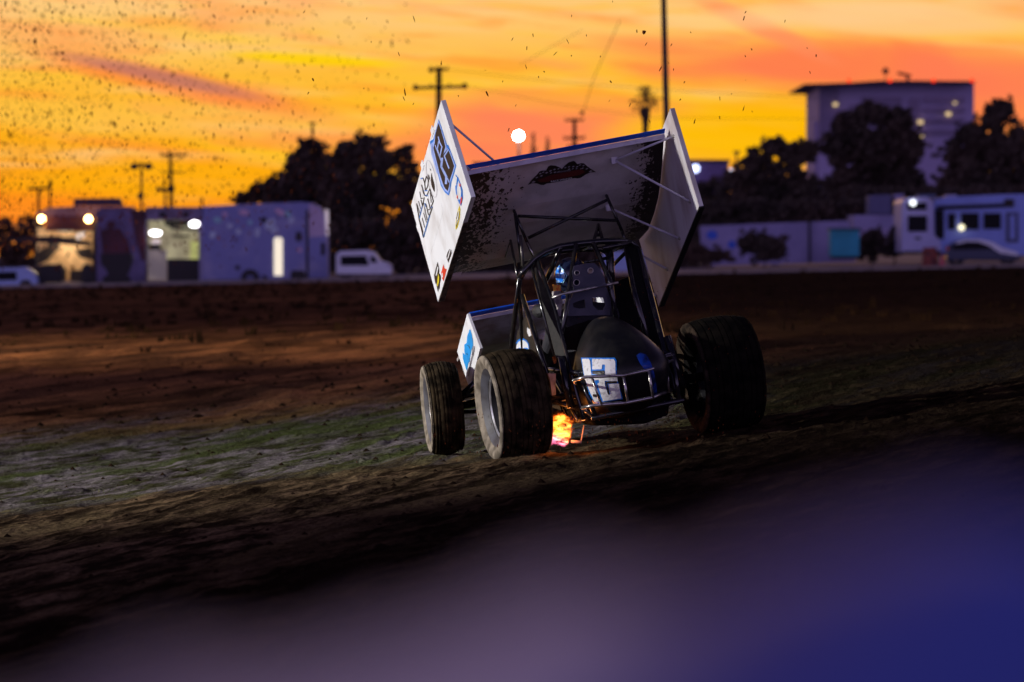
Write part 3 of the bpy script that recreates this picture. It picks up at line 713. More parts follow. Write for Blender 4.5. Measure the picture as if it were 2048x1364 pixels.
# body panels
panel = material('body_panel', (.030, .024, .018), .45, var=(.016, .013, .011), scale=12)
s = CB(); q = [L(*p, 0, -.31) for p in ((1049,634),(1060,640),(1068,662),(1076,690),(1090,735),(1100,775),(1036,775),(1030,705),(1034,665))]
s.prism(q, (.02, 0, 0)); pbv = s.bvh(); bp_ = s.build('side_panel', panel, car)
s = CB(); q = [Vector((-p.x*1.0+.0, p.y, p.z)) for p in q]; s.prism(q, (-.02, 0, 0)); s.build('side_panel', panel, car)
decal('panel_badge', [circ(1045, 695, 14.5, 19)], pbv, sblue, bp_, .003, 1); decal('badge_face', [circ(1046, 696.5, 12.5, 17)], pbv, white, bp_, .005, 1)
decal('badge_eye', [circ(1041, 698, 4, 3), circ(1053, 698, 5, 3)], pbv, sblue, bp_, .007, 0, split=True)
decal('panel_sticker', [[(1055.5,654),(1058,657),(1061,658),(1064,671),(1059,673),(1055,664)]], pbv, white, bp_, .004, 0)
s = CB(); secs = [(.95, .30, .14, .42), (1.4, .28, .14, .44), (1.9, .24, .12, .40), (2.4, .17, .05, .28), (2.7, .10, .02, .14)]
vs = []; K = 14
for y, hw, z0, z1 in secs:
    for k in range(K):
        a = math.pi*k/(K-1); vs.append((-hw*math.cos(a), y, z0+(z1-z0)*max(0.0, math.sin(a))**.7))
fs = [(i*K+k, i*K+k+1, (i+1)*K+k+1, (i+1)*K+k) for i in range(4) for k in range(K-1)] + [tuple(range(K)), tuple(range(4*K+K-1, 4*K-1, -1))]
s.add(vs, fs); s.build('hood', black, car, smooth=True)
# cockpit sheet behind / below the seat
s = CB(); s.prism([(-.30, .22, -.12), (.30, .22, -.12), (.32, .22, .30), (-.32, .22, .30)], (0, .02, 0)); s.build('firewall', darkin, car)

# fuel tank / tail
def sgn(v, p): return math.copysign(abs(v)**p, v)
s = CB(); nu, nv = 44, 26; vs = []
TC = Vector((-.02, -.26, .165))
for i in range(nv+1):
    ph = -math.pi/2 + math.pi*i/nv
    for k in range(nu):
        a = 2*math.pi*k/nu; p = .80
        cx, cy, cz = sgn(math.cos(ph), .72)*sgn(math.cos(a), .78), sgn(math.cos(ph), .72)*sgn(math.sin(a), .78), sgn(math.sin(ph), .80)
        z = .345*cz; t = max(0, z)/.345
        x = .315*cx*(1-.52*t**1.1); y = .40*cy*(1-.25*t) + .24*t**1.2 + .06*max(0, -cz)
        vs.append(TC+Vector((x, y, z)))
fs = [(i*nu+k, i*nu+(k+1) % nu, (i+1)*nu+(k+1) % nu, (i+1)*nu+k) for i in range(nv) for k in range(nu)]
s.add(vs, fs); tbv = s.bvh(); tank = s.build('fuel_tank', material('tank_plastic', (.005, .005, .006), .38, var=(.016, .015, .014), scale=7, lo=.45, hi=.7, spec=.3), car, smooth='all')
Z8 = lambda p: zz(1140, 700, 6.818, p)
decal('tank_number_outline', [Z8([(155,108),(610,110),(636,150),(637,345),(655,430),(722,665),(335,725),(270,600),(215,400),(190,330)])], tbv, sblue, tank, .004, 4)
decal('tank_number', [Z8([(175,125),(262,125),(282,150),(300,352),(208,368),(190,260)]), Z8([(310,128),(598,132),(620,165),(622,345),(484,350),(480,205),(445,205),(440,268),(315,272)]),
      Z8([(212,385),(300,372),(330,480),(400,690),(345,702),(290,590),(245,470)]), Z8([(322,368),(640,352),(652,425),(515,418),(478,412),(482,470),(522,600),(550,600),(524,460),(665,450),(700,650),(455,690),(380,455),(408,440),(400,402),(345,410)])], tbv, numwht, tank, .007, 3)
decal('number_gap', [Z8([(315,292),(475,288),(478,328),(318,330)]), Z8([(325,592),(368,592),(372,632),(332,634)]), Z8([(492,425),(640,416),(642,442),(515,448),(545,596),(524,596)])], tbv, numblk, tank, .010, 2, split=True)
decal('blue_reflection', [Z8([(900,80),(960,40),(1040,70),(1100,180),(1140,300),(1175,480),(1180,600),(1150,640),(1120,520),(1090,400),(1040,290),(960,200)])], tbv, material('tank_reflection', (.006, .05, .36), .4, var=(.004, .012, .05), scale=16, lo=.42, hi=.6), tank, .004, 4)  # blue reflection on the tank painted as a mottled patch
# rear bumper
def LB(px, py, y): return L(px, py, 1, y)
s = CB(); s.tube([LB(1147,761,-.60), LB(1170,754,-.68), LB(1247,751,-.70), LB(1300,739,-.66), LB(1345,721,-.40)], .0105, 8)
s.tube([LB(1164,816,-.60), LB(1185,811,-.68), LB(1250,806,-.70), LB(1305,795,-.66), LB(1342,780,-.40)], .0125, 8)
for a, b in (((1184,756),(1204,812)), ((1247,751),(1256,806)), ((1297,740),(1306,796)), ((1333,727),(1338,785))):
    y = -.69 if a[0] < 1290 else (-.665 if a[0] < 1320 else -.48); s.tube([LB(*a, y), LB(*b, y)], .009, 8)
s.tube([LB(1147,761,-.60), (-.33, -.2, .10)], .010, 8); s.tube([LB(1164,816,-.60), (-.30, -.4, -.13)], .010, 8)
s.build('rear_bumper', alum, car, smooth='all')

# roll cage
s = CB(); r = .0195
H = [LB(1040,556,.45), LB(1050,538,.45), LB(1070,517,.45), LB(1090,504,.45), LB(1120,493,.45), LB(1160,487,.45), LB(1200,483,.45), LB(1250,481,.45), LB(1264,486,.45), LB(1275,498,.45)]
s.tube(H, r*1.15, 10)
F2 = [Vector((p.x*.80+.02, .98, p.z-.05)) for p in H]; s.tube(F2, r, 10)
for i in (1, 4, 6, 8): s.tube([H[i], F2[i]], r*.9, 8)
s.tube([H[0], LB(1030,630,.75), LB(1021,700,.9), (-.35, 1.0, .2)], r*.95, 8)
s.tube([F2[0], (-.30, 1.35, .22)], r*.9, 8); s.tube([F2[-1], (.36, 1.35, .22)], r*.9, 8)
s.tube([H[-1], LB(1300,590,.3), LB(1328,700,.05), (.33, -.3, -.1)], r*1.3, 10)
s.tube([LB(1252,490,.45), LB(1270,590,.3), LB(1300,692,.1)], r*1.1, 8)
s.tube([LB(1256,484,.45), LB(1268,500,.6), LB(1290,620,.8)], r, 8)
s.tube([LB(1044,590,.55), LB(1075,690,.35), LB(1104,775,.15)], r*.9, 8)
s.tube([LB(1062,528,.45), LB(1080,600,.30), LB(1109,712,.1)], r*.55, 8)
s.tube([LB(1074,517,.45), LB(1108,612,.25), LB(1129,690,.0), LB(1167,838,-.40)], r*.75, 8)
s.tube([LB(1152,488,.43), LB(1137,590,.25), LB(1124,668,.08)], r*.85, 8)
s.tube([LB(1122,494,.43), LB(1092,562,.7)], r*.9, 8); s.tube([LB(1186,486,.44), LB(1221,563,.3), LB(1232,640,.2)], r*.95, 8)
s.tube([LB(1218,485,.50), LB(1225,600,.50)], r*1.5, 8); s.tube([LB(1205,497,.40), LB(1262,485,.43)], r*.8, 8)
s.tube([LB(1168,525,.5), LB(1215,516,.5)], r*.6, 8); s.tube([LB(1266,490,.45), LB(1212,545,.9)], r*.7, 8)
cage = s.build('roll_cage', tubem, car, smooth='all')
s = CB(); s.prism([LB(1068,538,.42), LB(1072,534,.42), LB(1107,612,.24), LB(1128,690,.0), LB(1134,716,-.05), LB(1112,716,.02), LB(1083,600,.27)], (0, .006, 0)); s.build('cage_panel', dusty, cage)
s = CB(); s.prism([LB(1256,492,.44), LB(1272,494,.44), LB(1298,590,.3), LB(1322,690,.05), LB(1298,690,.1), LB(1270,590,.3)], (0, .006, 0)); s.build('cage_panel', flatblk, cage)
s = CB(); s.tube([LB(1104,596,.20), LB(1125,588,.18), LB(1170,579,.18), LB(1236,565,.22)], .010, 6); s.build('harness_bar', alum, car, smooth='all')
s = CB(); s.prism([LB(1140,582,.185), LB(1212,566,.185), LB(1215,570,.185), LB(1140,587,.185)], (0, .02, 0)); s.build('bar_bracket', grey, car)
s = CB(); s.prism([LB(*p, .52) for p in ((1226,575),(1240,560),(1262,552),(1285,640),(1302,705),(1225,705),(1232,640))], (0, .02, 0)); s.build('cage_gap_fill', flatblk, cage)  # flat black sheet filling the gap between the cage tubes
s = CB(); s.prism([LB(*p, .14) for p in ((1112,640),(1135,655),(1180,640),(1240,648),(1240,700),(1120,700))], (0, .04, 0)); s.build('cockpit_fill', flatblk, car)  # flat black slab filling the space between seat and tank
s = CB(); s.prism([LB(*p, -.18) for p in ((1172,808),(1342,785),(1338,830),(1290,848),(1190,852),(1176,840))], (0, .30, 0)); s.build('under_tank_shadow', flatblk, car, bevel=.02)  # added black block standing in for the shadow under the tank
# wing mount above the cage
s = CB()
for a, b in (((1028,421),(1053,482)), ((1053,482),(1068,515)), ((1030,428),(1045,535)), ((1036,432),(1234,441)), ((1056,476),(1214,400)), ((1213,391),(1244,462)), ((1244,462),(1250,480))):
    s.tube([LB(*a, .62), LB(*b, .58)], .0115, 8)
s.tube([LB(1197,449,.85), LB(1187,484,.60)], .012, 8); s.tube([LB(1197,449,.85), LB(1206,484,.60)], .012, 8)
s.tube([LB(1190,470,.75), LB(1203,470,.75)], .012, 8)
s.tube([LB(1021,481,.9), LB(1036,556,.5)], .010, 8); s.tube([LB(1021,481,.9), LB(1010,514,1.3)], .005, 6)
s.tube([LB(1213,391,.62), hit(foilb, 1213, 391, 0) or LB(1213,391,.8)], .010, 8); s.tube([LB(1028,421,.62), hit(foilb, 1028, 421, 0) or LB(1028,421,.8)], .010, 8)
wm = s.build('wing_mount', tubem, car, smooth='all')
CB().tube([LB(1054,485,.56), LB(1068,511,.5)], .006, 6).build('mount_rod', alum, wm, smooth='all')
CB().tube([LB(1041,470,.56), LB(1046,532,.5)], .011, 8).build('mount_strut', material('dull_tube', (.12, .11, .10), .4, metal=.6), wm, smooth='all')

# seat
Z9 = lambda p: [L(1090+x/9.094, 500+y/9.094, 1, .30) for x, y in p]
out_ = [(530,290),(590,275),(650,265),(770,240),(890,235),(960,290),(1040,410),(1090,520),(1105,640),(1150,760),(1200,900),(1195,1020),(1180,1180),(420,1200),(430,1080),(440,1000),(460,900),(500,820),(520,700),(500,560),(500,400)]
def cz(cx, cy, rr, n=12): return Z9([(cx+rr*math.cos(-2*math.pi*k/n), cy+rr*math.sin(-2*math.pi*k/n)) for k in range(n)])
s = CB(); s.prism(Z9(out_), (0, .012, 0), holes=[cz(580,415,42), cz(572,592,52), cz(825,375,46), Z9([(505,975),(520,1045),(640,1070),(740,1050),(720,900),(600,930)]), Z9([(860,860),(870,1010),(960,1095),(1060,1090),(1095,1000),(1060,865)])])
seat = s.build('seat', grey, car)
s = CB()
for cx, cy, rr in ((580,415,44), (572,592,55), (825,375,48)):
    c = cz(cx, cy, rr, 20); s.tube([p-Vector((0, .003, 0)) for p in c+[c[0]]], .0028, 6, False)
s.build('hole_rim', alum, seat, smooth='all')
s = CB(); s.prism([(-.16, .312, .30), (.2, .312, .30), (.2, .312, -.05), (-.16, .312, -.05)], (0, .10, 0)); s.build('seat_cushion', darkin, seat)

# exhaust flame licking out beside the left rear wheel
FC = P(1124, 862, 39.05)
fl = bpy.data.materials.new('flame'); fl.use_nodes = True; nt = fl.node_tree; nt.nodes.clear(); Lk = nt.links
def fnode(t, **k):
    n = nt.nodes.new(t)
    for a, v in k.items(): setattr(n, a, v)
    return n
def fm(op, a, b=0.0):
    n = fnode('ShaderNodeMath', operation=op)
    for i, v in enumerate((a, b)):
        if isinstance(v, (int, float)): n.inputs[i].default_value = v
        else: Lk.new(v, n.inputs[i])
    return n.outputs[0]
tcn = fnode('ShaderNodeTexCoord'); spn = fnode('ShaderNodeSeparateXYZ'); Lk.new(tcn.outputs['Object'], spn.inputs[0])
mp = fnode('ShaderNodeMapping'); mp.inputs['Scale'].default_value = (16, 16, 48); mp.inputs['Rotation'].default_value = (0, rad(38), 0)
nn = fnode('ShaderNodeTexNoise'); nn.inputs['Scale'].default_value = 1; nn.inputs['Detail'].default_value = 4; nn.inputs['Distortion'].default_value = .8
Lk.new(tcn.outputs['Object'], mp.inputs[0]); Lk.new(mp.outputs[0], nn.inputs['Vector'])
n2_ = fnode('ShaderNodeTexNoise'); n2_.inputs['Scale'].default_value = 14; n2_.inputs['Detail'].default_value = 3; Lk.new(tcn.outputs['Object'], n2_.inputs['Vector'])
xs_, ys_, zs_ = spn.outputs
rr_ = fm('ADD', fm('ADD', fm('POWER', fm('ABSOLUTE', fm('DIVIDE', fm('ADD', fm('ADD', xs_, .020), fm('MULTIPLY', zs_, -.22)), .088)), 2.8), fm('POWER', fm('ABSOLUTE', fm('DIVIDE', ys_, .08)), 2.0)), fm('POWER', fm('ABSOLUTE', fm('DIVIDE', fm('ADD', zs_, fm('MULTIPLY', xs_, .35)), .110)), 2.8))
body_ = fm('SUBTRACT', fm('SUBTRACT', 1.12, rr_), fm('MULTIPLY', fm('SUBTRACT', n2_.outputs[0], .5), 4.2))
dn = fm('MULTIPLY', fm('MAXIMUM', fm('MINIMUM', fm('MULTIPLY', body_, 2.2), 1.0), 0.0), fm('MAXIMUM', fm('MULTIPLY', fm('SUBTRACT', nn.outputs[0], .36), 4.5), .04))
rp = fnode('ShaderNodeValToRGB'); e_ = rp.color_ramp.elements; Lk.new(dn, rp.inputs[0])
e_[0].position = .0; e_[0].color = (1, .06, .004, 1); e_[1].position = 1; e_[1].color = (1, .42, .06, 1)
q_ = e_.new(.5); q_.color = (1, .20, .008, 1)
mr_ = fnode('ShaderNodeMapRange'); mr_.inputs[1].default_value = -.035; mr_.inputs[2].default_value = -.10; Lk.new(fm('ADD', zs_, fm('MULTIPLY', xs_, .5)), mr_.inputs[0])
mx_ = fnode('ShaderNodeMix', data_type='RGBA'); mx_.inputs[7].default_value = (1, .16, .32, 1); Lk.new(mr_.outputs[0], mx_.inputs[0]); Lk.new(rp.outputs[0], mx_.inputs[6])
em_ = fnode('ShaderNodeEmission'); ou = fnode('ShaderNodeOutputMaterial'); Lk.new(mx_.outputs[2], em_.inputs[0]); Lk.new(fm('MULTIPLY', dn, 42.0), em_.inputs[1]); Lk.new(em_.outputs[0], ou.inputs['Volume'])
s = MB().box((-.12, -.10, -.14), (.12, .10, .15)); o = MB.build(s, 'exhaust_flame', fl); o.location = FC
tag(o, 'orange flame flaring under the car beside its left rear wheel', 'flame')
light('flame_glow', 'POINT', P(1128, 862, 38.9), (0, 0, 0), 4, (1, .30, .08), shadow_soft_size=.05)
pinkm = material('skid_flame_lit', (.75, .55, .5), .5)  # flame light on the bracket painted as a pinkish tone
s = CB(); s.tube([LB(1142,883,.0), LB(1162,884,.0)], .012, 6); s.tube([LB(1162,884,.0), LB(1168,850,.0)], .005, 6); s.build('skid_bracket', pinkm, car, smooth='all')
s = CB(); s.prism([LB(1105,714,.12), LB(1112,712,.12), LB(1113,725,.12), LB(1108,728,.12)], (0, .01, 0)); s.build('warm_glint', material('glint_orange', (.8, .25, .06), .25, metal=.9), car)  # orange glint modelled as a small bright plate

# driver ----------------------------------------------------------------
drv = bpy.data.meshes.new('person'); bm = bmesh.new()
J = {}
def jt(n, co, par=None):
    v = bm.verts.new(co); J[n] = v
    if par: bm.edges.new((J[par], v))
hc = L(1143, 551, 1, .56)
jt('pelvis', (0.0, .62, .08)); jt('waist', (0, .56, .24), 'pelvis'); jt('chest', (-.01, .52, .42), 'waist'); jt('neck', (hc.x, .53, .60), 'chest'); jt('head', (hc.x, .56, hc.z), 'neck')
RADI = {'pelvis': .15, 'waist': .13, 'chest': .15, 'neck': .07, 'head': .09}
for sx, nm in ((-1, 'l'), (1, 'r')):
    jt('sh'+nm, (sx*.19-.01, .53, .50), 'chest'); jt('el'+nm, (sx*.26, .74, .32), 'sh'+nm); jt('wr'+nm, (sx*.13, .97, .36), 'el'+nm); jt('pa'+nm, (sx*.12, 1.03, .38), 'wr'+nm)
    jt('hp'+nm, (sx*.11, .68, .06), 'pelvis'); jt('kn'+nm, (sx*.17, 1.06, .20), 'hp'+nm); jt('an'+nm, (sx*.12, 1.45, .0), 'kn'+nm); jt('to'+nm, (sx*.12, 1.52, .10), 'an'+nm)
    RADI.update({'sh'+nm: .075, 'el'+nm: .05, 'wr'+nm: .034, 'pa'+nm: .042, 'hp'+nm: .10, 'kn'+nm: .068, 'an'+nm: .045, 'to'+nm: .04})
    for f in range(4):
        k = 'f%d%s' % (f, nm); jt(k, (sx*.12, 1.06, .36+.02*f), 'pa'+nm); jt(k+'b', (sx*.10, 1.085, .355+.02*f), k); jt(k+'c', (sx*.08, 1.07, .355+.02*f), k+'b'); RADI.update({k: .011, k+'b': .010, k+'c': .009})
    jt('th'+nm, (sx*.095, 1.02, .42), 'pa'+nm); RADI['th'+nm] = .011
order = list(J.keys()); bm.verts.index_update()
for v in bm.verts: v.co.z += ZO
bm.to_mesh(drv); bm.free()
person = bpy.data.objects.new('person', drv); COL.objects.link(person)
md = person.modifiers.new('skin', 'SKIN'); drv.attributes  # skin layer
bm = bmesh.new(); bm.from_mesh(drv); lay = bm.verts.layers.skin.verify(); bm.verts.ensure_lookup_table()
for i, k in enumerate(order): bm.verts[i][lay].radius = (RADI[k], RADI[k]); bm.verts[i][lay].use_root = (k == 'pelvis')
bm.to_mesh(drv); bm.free()
person.modifiers.new('sub', 'SUBSURF').levels = 1; person.modifiers['sub'].render_levels = 2
drv.materials.append(material('race_suit', (.014, .014, .02), .8, var=(.03, .03, .04), scale=9))
person.matrix_world = Matrix.Translation(BASE) @ MBR.to_4x4()
tag(person, 'driver in dark race suit and blue helmet strapped in the cockpit', 'person')
s = CB(); s.ball(hc, (.118, .135, .13), 24, 16); hbv = s.bvh(); helmet = s.build('helmet', material('helmet_paint', (.012, .018, .05), .15, coat=.6), person, smooth='all')
CB().box((hc.x-.09, hc.y+.09, hc.z-.03), (hc.x+.09, hc.y+.137, hc.z+.04)).build('visor', darkin, person, bevel=.01)
Z11 = lambda p: zz(1090, 500, 9.094, p)
decal('helmet_graphic', [Z11([(262,285),(300,330),(345,400),(370,470),(345,540),(310,590),(215,595),(200,500),(195,400),(225,330)])], hbv, material('helmet_blue', (.01, .22, .95), .3, var=(.55, .8, 1), scale=40, lo=.5, hi=.62), helmet, .003, 3)
decal('helmet_stripe', stroke(Z11([(270,285),(340,370),(400,470),(335,590)]), 1.6), hbv, material('helmet_cyan', (.35, .8, 1), .3), helmet, .005, 2)
s = CB(); s.prism([L(*p, 1, .45) for p in Z11([(160,630),(285,640),(290,740),(170,745)])], (0, .03, 0)); s.build('neck_device', material('orange_red', (.85, .13, .015), .5, var=(.9, .55, .05), scale=90), person)
s = CB(); s.prism([L(*p, 1, .44) for p in Z11([(155,750),(285,740),(300,900),(330,930),(300,1040),(295,1200),(240,1210),(200,1120),(240,1060),(150,900)])], (0, .05, 0)); s.build('shoulder_strap', material('strap_white', (.50, .48, .46), .7, var=(.2, .18, .2), scale=20), person)
s = CB(); s.ball((-.30, .62, .60), (.05, .10, .05)); s.build('arm_pad', darkin, person)
s = CB(); c_ = Vector((0, 1.07, .38)); s.tube([c_+Vector((.14*math.cos(a), .03*math.sin(a), .14*math.sin(a))) for a in [2*math.pi*k/24 for k in range(25)]], .012, 8, False); s.build('steering_wheel', darkin, car, smooth='all')
# ================================================================== background
def gb(px, py, Y):            # point on flat ground plane under that pixel column, at depth Y
    p = P(px, py, Y); return Vector((p.x, p.y, 0.0))
def prism_px(s, pts, Y, depth):
    s.prism([P(x, y, Y) for x, y in pts], (0, depth, 0)); return s
def rectpx(x0, y0, x1, y1): return [(x0, y0), (x1, y0), (x1, y1), (x0, y1)]
hull = material('trailer_white', (.48, .46, .66), .5, var=(.36, .34, .52), scale=.6)
mott = material('trailer_graphics', (.23, .25, .54), .5, var=(.34, .34, .58), scale=.9, lo=.50, hi=.66)
darkm = material('dark_body', (.02, .016, .018), .6)
maroon = material('maroon_panel', (.10, .02, .04), .6, var=(.05, .01, .02), scale=.8)
glassm = material('dark_glass', (.006, .006, .010), .35, spec=.12)
warm = emitter('lit_interior', (1, .85, .55), .22)
def interior(name, c1, c2, e):  # mottled emission stands in for light falling on the interiors
    m = bpy.data.materials.new(name); m.use_nodes = True; nt = m.node_tree; b = nt.nodes['Principled BSDF']
    b.inputs['Base Color'].default_value = (*c1, 1)
    tc = nt.nodes.new('ShaderNodeTexCoord'); n = nt.nodes.new('ShaderNodeTexNoise'); n.inputs['Scale'].default_value = .9; n.inputs['Detail'].default_value = 5; n.inputs['Roughness'].default_value = .65
    r = nt.nodes.new('ShaderNodeValToRGB'); r.color_ramp.elements[0].position = .45; r.color_ramp.elements[0].color = (*c2, 1); r.color_ramp.elements[1].position = .60; r.color_ramp.elements[1].color = (*c1, 1)
    nt.links.new(tc.outputs['Object'], n.inputs['Vector']); nt.links.new(n.outputs[0], r.inputs[0]); nt.links.new(r.outputs[0], b.inputs['Emission Color']); b.inputs['Emission Strength'].default_value = e
    return m
lit1 = interior('lit_workshop', (.58, .36, .16), (.022, .012, .010), .62)
lit2 = interior('lit_booth', (.42, .38, .22), (.20, .17, .10), .75)
wlamp = emitter('white_lamp', (1, .95, 1), 9); olamp = emitter('amber_lamp', (1, .55, .18), 26); bulb = emitter('flood_bulb', (1, .97, .98), 30)
door_l = emitter('doorway_light', (1, .86, .70), 1.0)

# left: open lit hauler with two amber lamps
h = empty('hauler', gb(130, 560, 292), 'open sided race hauler lit warm inside under two amber lamps', 'hauler')
def part(name, s, mat, par, **k):
    s.v = [tuple(Vector(p)-Vector(par['_o'] if '_o' in par else par.location)) for p in s.v]; return MB.build(s, name, mat, par, **k)
def P2(par): return Vector(par.location)
part('roof', prism_px(MB(), [(72,425),(100,415),(150,413),(262,413),(268,424),(268,436),(72,440)], 292, 2.8), material('roof_mauve', (.20, .12, .20), .7), h)
part('upper_panel', prism_px(MB(), rectpx(92,432,188,462), 291.8, .3), maroon, h)
part('back_wall', prism_px(MB(), rectpx(72,455,190,562), 294.5, .2), lit1, h)
part('post', prism_px(MB(), rectpx(69,440,74,566), 291.5, .2), darkm, h); part('post', prism_px(MB(), rectpx(186,440,193,566), 291.5, .2), darkm, h)
part('awning', prism_px(MB(), [(20,475),(110,472),(180,484),(178,492),(100,486),(20,482)], 290, 1.5), darkm, h)
part('ceiling_light', prism_px(MB(), rectpx(115,457,145,463), 292.5, .2), emitter('tube_light', (1, .9, .7), .9), h)
part('ceiling_light', prism_px(MB(), [(152,468),(170,464),(168,474),(154,480)], 292.5, .2), emitter('tube_light', (1, .8, .7), .9), h)
for q in ([(72,505),(100,492),(112,500),(96,520),(74,530)], rectpx(96,486,118,500), [(150,500),(182,494),(186,520),(160,515)], rectpx(128,474,150,480), rectpx(140,540,188,563), [(100,540),(120,525),(132,540),(130,562),(100,562)]):
    part('clutter', prism_px(MB(), q, 293.2, .5), darkm, h)
part('rooftop_unit', prism_px(MB(), [(146,412),(148,397),(238,396),(244,412)], 293, 1.5), material('roof_unit', (.09, .05, .09), .7), h)
for px in (83, 177):
    s = MB(); s.ball(P(px, 438, 291.2), .17, 10, 8); part('lamp', s, olamp, h)
light('hauler_glow', 'POINT', P(130, 490, 293), (0, 0, 0), 120, (1, .75, .45), shadow_soft_size=.4)
# graphic panel trailer end
t = empty('display_trailer', gb(240, 560, 291), 'purple grey trailer end with dark round emblem and maroon side stripe', 'trailer')
part('body', prism_px(MB(), rectpx(193,420,292,568), 291, 2.5), material('mauve_wall', (.17, .14, .30), .6, var=(.11, .085, .19), scale=1.2), t)
part('side_stripe', prism_px(MB(), [(262,420),(291,420),(291,520),(284,522),(272,480)], 290.96, .03), maroon, t)
part('emblem', prism_px(MB(), circ(222, 449, 9, 8), 290.96, .03), maroon, t)
part('dark_panel', prism_px(MB(), [(200,462),(215,456),(240,458),(256,480),(262,510),(206,512)], 290.96, .03), maroon, t)
# booth with lights
t = empty('booth_trailer', gb(350, 560, 291), 'trailer with open serving side lit yellow inside', 'trailer')
part('header', prism_px(MB(), rectpx(292,414,404,440), 290.6, 2.6), material('header_mauve', (.30, .25, .40), .6, var=(.18, .14, .22), scale=1.5), t)
for q in (rectpx(330,441,398,452), [(296,490),(318,486),(322,500),(300,502)], rectpx(300,530,316,558), rectpx(345,470,378,474)): part('clutter', prism_px(MB(), q, 292.4, .3), darkm, t)
part('white_box', prism_px(MB(), rectpx(303,478,320,488), 292.2, .4), interior('lit_box', (.7, .6, .55), (.5, .4, .4), .8), t)
part('back_wall', prism_px(MB(), rectpx(293,438,404,520), 293, .2), lit2, t)
part('bright_panel', prism_px(MB(), rectpx(381,482,400,518), 292.7, .1), interior('yellow_panel', (.50, .52, .16), (.3, .3, .1), .75), t)
part('lower_body', prism_px(MB(), rectpx(335,518,402,562), 291, 2), darkm, t)
part('side_door', prism_px(MB(), rectpx(296,500,333,560), 291.2, .2), interior('pale_door', (.25, .20, .18), (.12, .10, .11), .6), t)
part('shelf', prism_px(MB(), [(340,452),(402,458),(402,463),(340,458)], 290.8, .5), darkm, t)
part('lamp', MB().ball(P(311,466,290.7), (.30, .1, .13), 12, 8), wlamp, t); part('lamp', MB().ball(P(389,448,290.7), (.26, .1, .15), 12, 8), wlamp, t)
part('roof_vent', prism_px(MB(), rectpx(318,424,332,434), 290.5, .1), darkm, t); part('roof_vent', prism_px(MB(), rectpx(365,424,377,434), 290.5, .1), darkm, t)
part('post', prism_px(MB(), rectpx(398,440,406,563), 290.5, .2), hull, t)
# big trailer with rounded nose
t = empty('race_trailer', gb(530, 560, 290), 'long blue white trailer with rounded front corner and lit doorway', 'trailer')
pts = [(406,413),(500,408),(600,404),(625,406),(640,414),(650,430),(654,448),(656,556),(406,560)]
part('body', prism_px(MB(), pts, 290, 2.6), mott, t)
part('nose_panel', prism_px(MB(), [(618,408),(627,409),(639,417),(647,431),(650,450),(650,472),(618,474)], 289.97, .03), material('nose_lavender', (.60, .48, .68), .5), t)
part('door', prism_px(MB(), [(548,478),(551,475),(562,475),(565,478),(565,551),(548,551)], 289.95, .04), door_l, t)
part('pale_end_strip', prism_px(MB(), [(650,418),(657,420),(657,470),(652,472)], 289.9, .3), interior('nose_strip', (.5, .42, .45), (.3, .25, .3), .8), t)  # white strip at the trailer end, made emissive
part('corner_trim', prism_px(MB(), rectpx(612,420,617,556), 289.95, .04), darkm, t)
part('hatch', prism_px(MB(), rectpx(592,464,603,482), 289.95, .04), darkm, t); part('hatch', prism_px(MB(), rectpx(642,486,650,510), 289.95, .04), darkm, t)
gcol = (material('pale_graphics', (.62, .74, .90), .5), material('pink_graphics', (.75, .50, .70), .5), darkm, material('teal_graphics', (.35, .65, .75), .5))
for x, y, a, b, c_ in ((435,440,9,6,3),(477,463,6,6,0),(540,448,9,13,0),(527,440,7,6,2),(560,424,12,6,1),(575,428,7,7,3),(488,425,11,6,1),(583,440,5,7,0),(515,465,5,10,0),(450,428,6,4,1),(460,452,6,5,0),(500,445,5,5,3),(475,535,5,5,2),(530,555,6,4,2),(600,500,4,6,1),(548,460,8,8,0),(425,470,6,8,0)):
    part('graphic', prism_px(MB(), circ(x, y, a, b, 9, random.uniform(0, 1)), 289.95, .03), gcol[c_], t)
part('wheel', MB().lathe([(0,.45),(.0,.2),(.3,.2),(.3,.45)], P(500,556,289.8), (0,1,0), 20, True), darkm, t)
# generator and small equipment
def tagged(name, s, mat, label, cat, group=None, **k):
    xs = np.array(s.v); o_ = Vector((float(xs[:,0].mean()), float(xs[:,1].mean()), float(xs[:,2].min())))
    s.v = [tuple(Vector(p)-o_) for p in s.v]; o = MB.build(s, name, mat, None, **k); o.location = o_; return tag(o, label, cat, group)
s = prism_px(MB(), [(581,546),(584,541),(606,541),(610,547),(611,565),(581,565)], 286, .9); s.tube([P(586,565,285.9), P(586,565,286.9)], .12, 8); s.tube([P(605,565,285.9), P(605,565,286.9)], .12, 8)
tagged('generator', s, darkm, 'black generator standing before the long trailer', 'generator')
s = prism_px(MB(), [(200,508),(262,506),(264,520),(255,545),(247,566),(220,566),(213,540),(202,528)], 285, 1.2); s.tube([P(215,560,284.9), P(215,560,286)], .25, 12); s.tube([P(252,560,284.9), P(252,560,286)], .25, 12)
tagged('utility_cart', s, darkm, 'dark utility cart parked by the purple trailer end', 'cart')
s = prism_px(MB(), [(74,532),(92,528),(120,529),(124,545),(121,566),(76,566)], 285, 1); s.tube([P(85,562,284.9), P(85,562,286)], .2, 12)
tagged('tool_cabinet', s, darkm, 'low dark cabinet under the left end of the lit hauler', 'cabinet')
s = prism_px(MB(), [(163,536),(170,527),(182,530),(186,545),(184,566),(163,566)], 285, .8); s.tube([P(168,560,284.9), P(168,560,285.9)], .15, 10)
tagged('tyre_rack', s, darkm, 'upright dark rack in front of the lit hauler right post', 'rack')
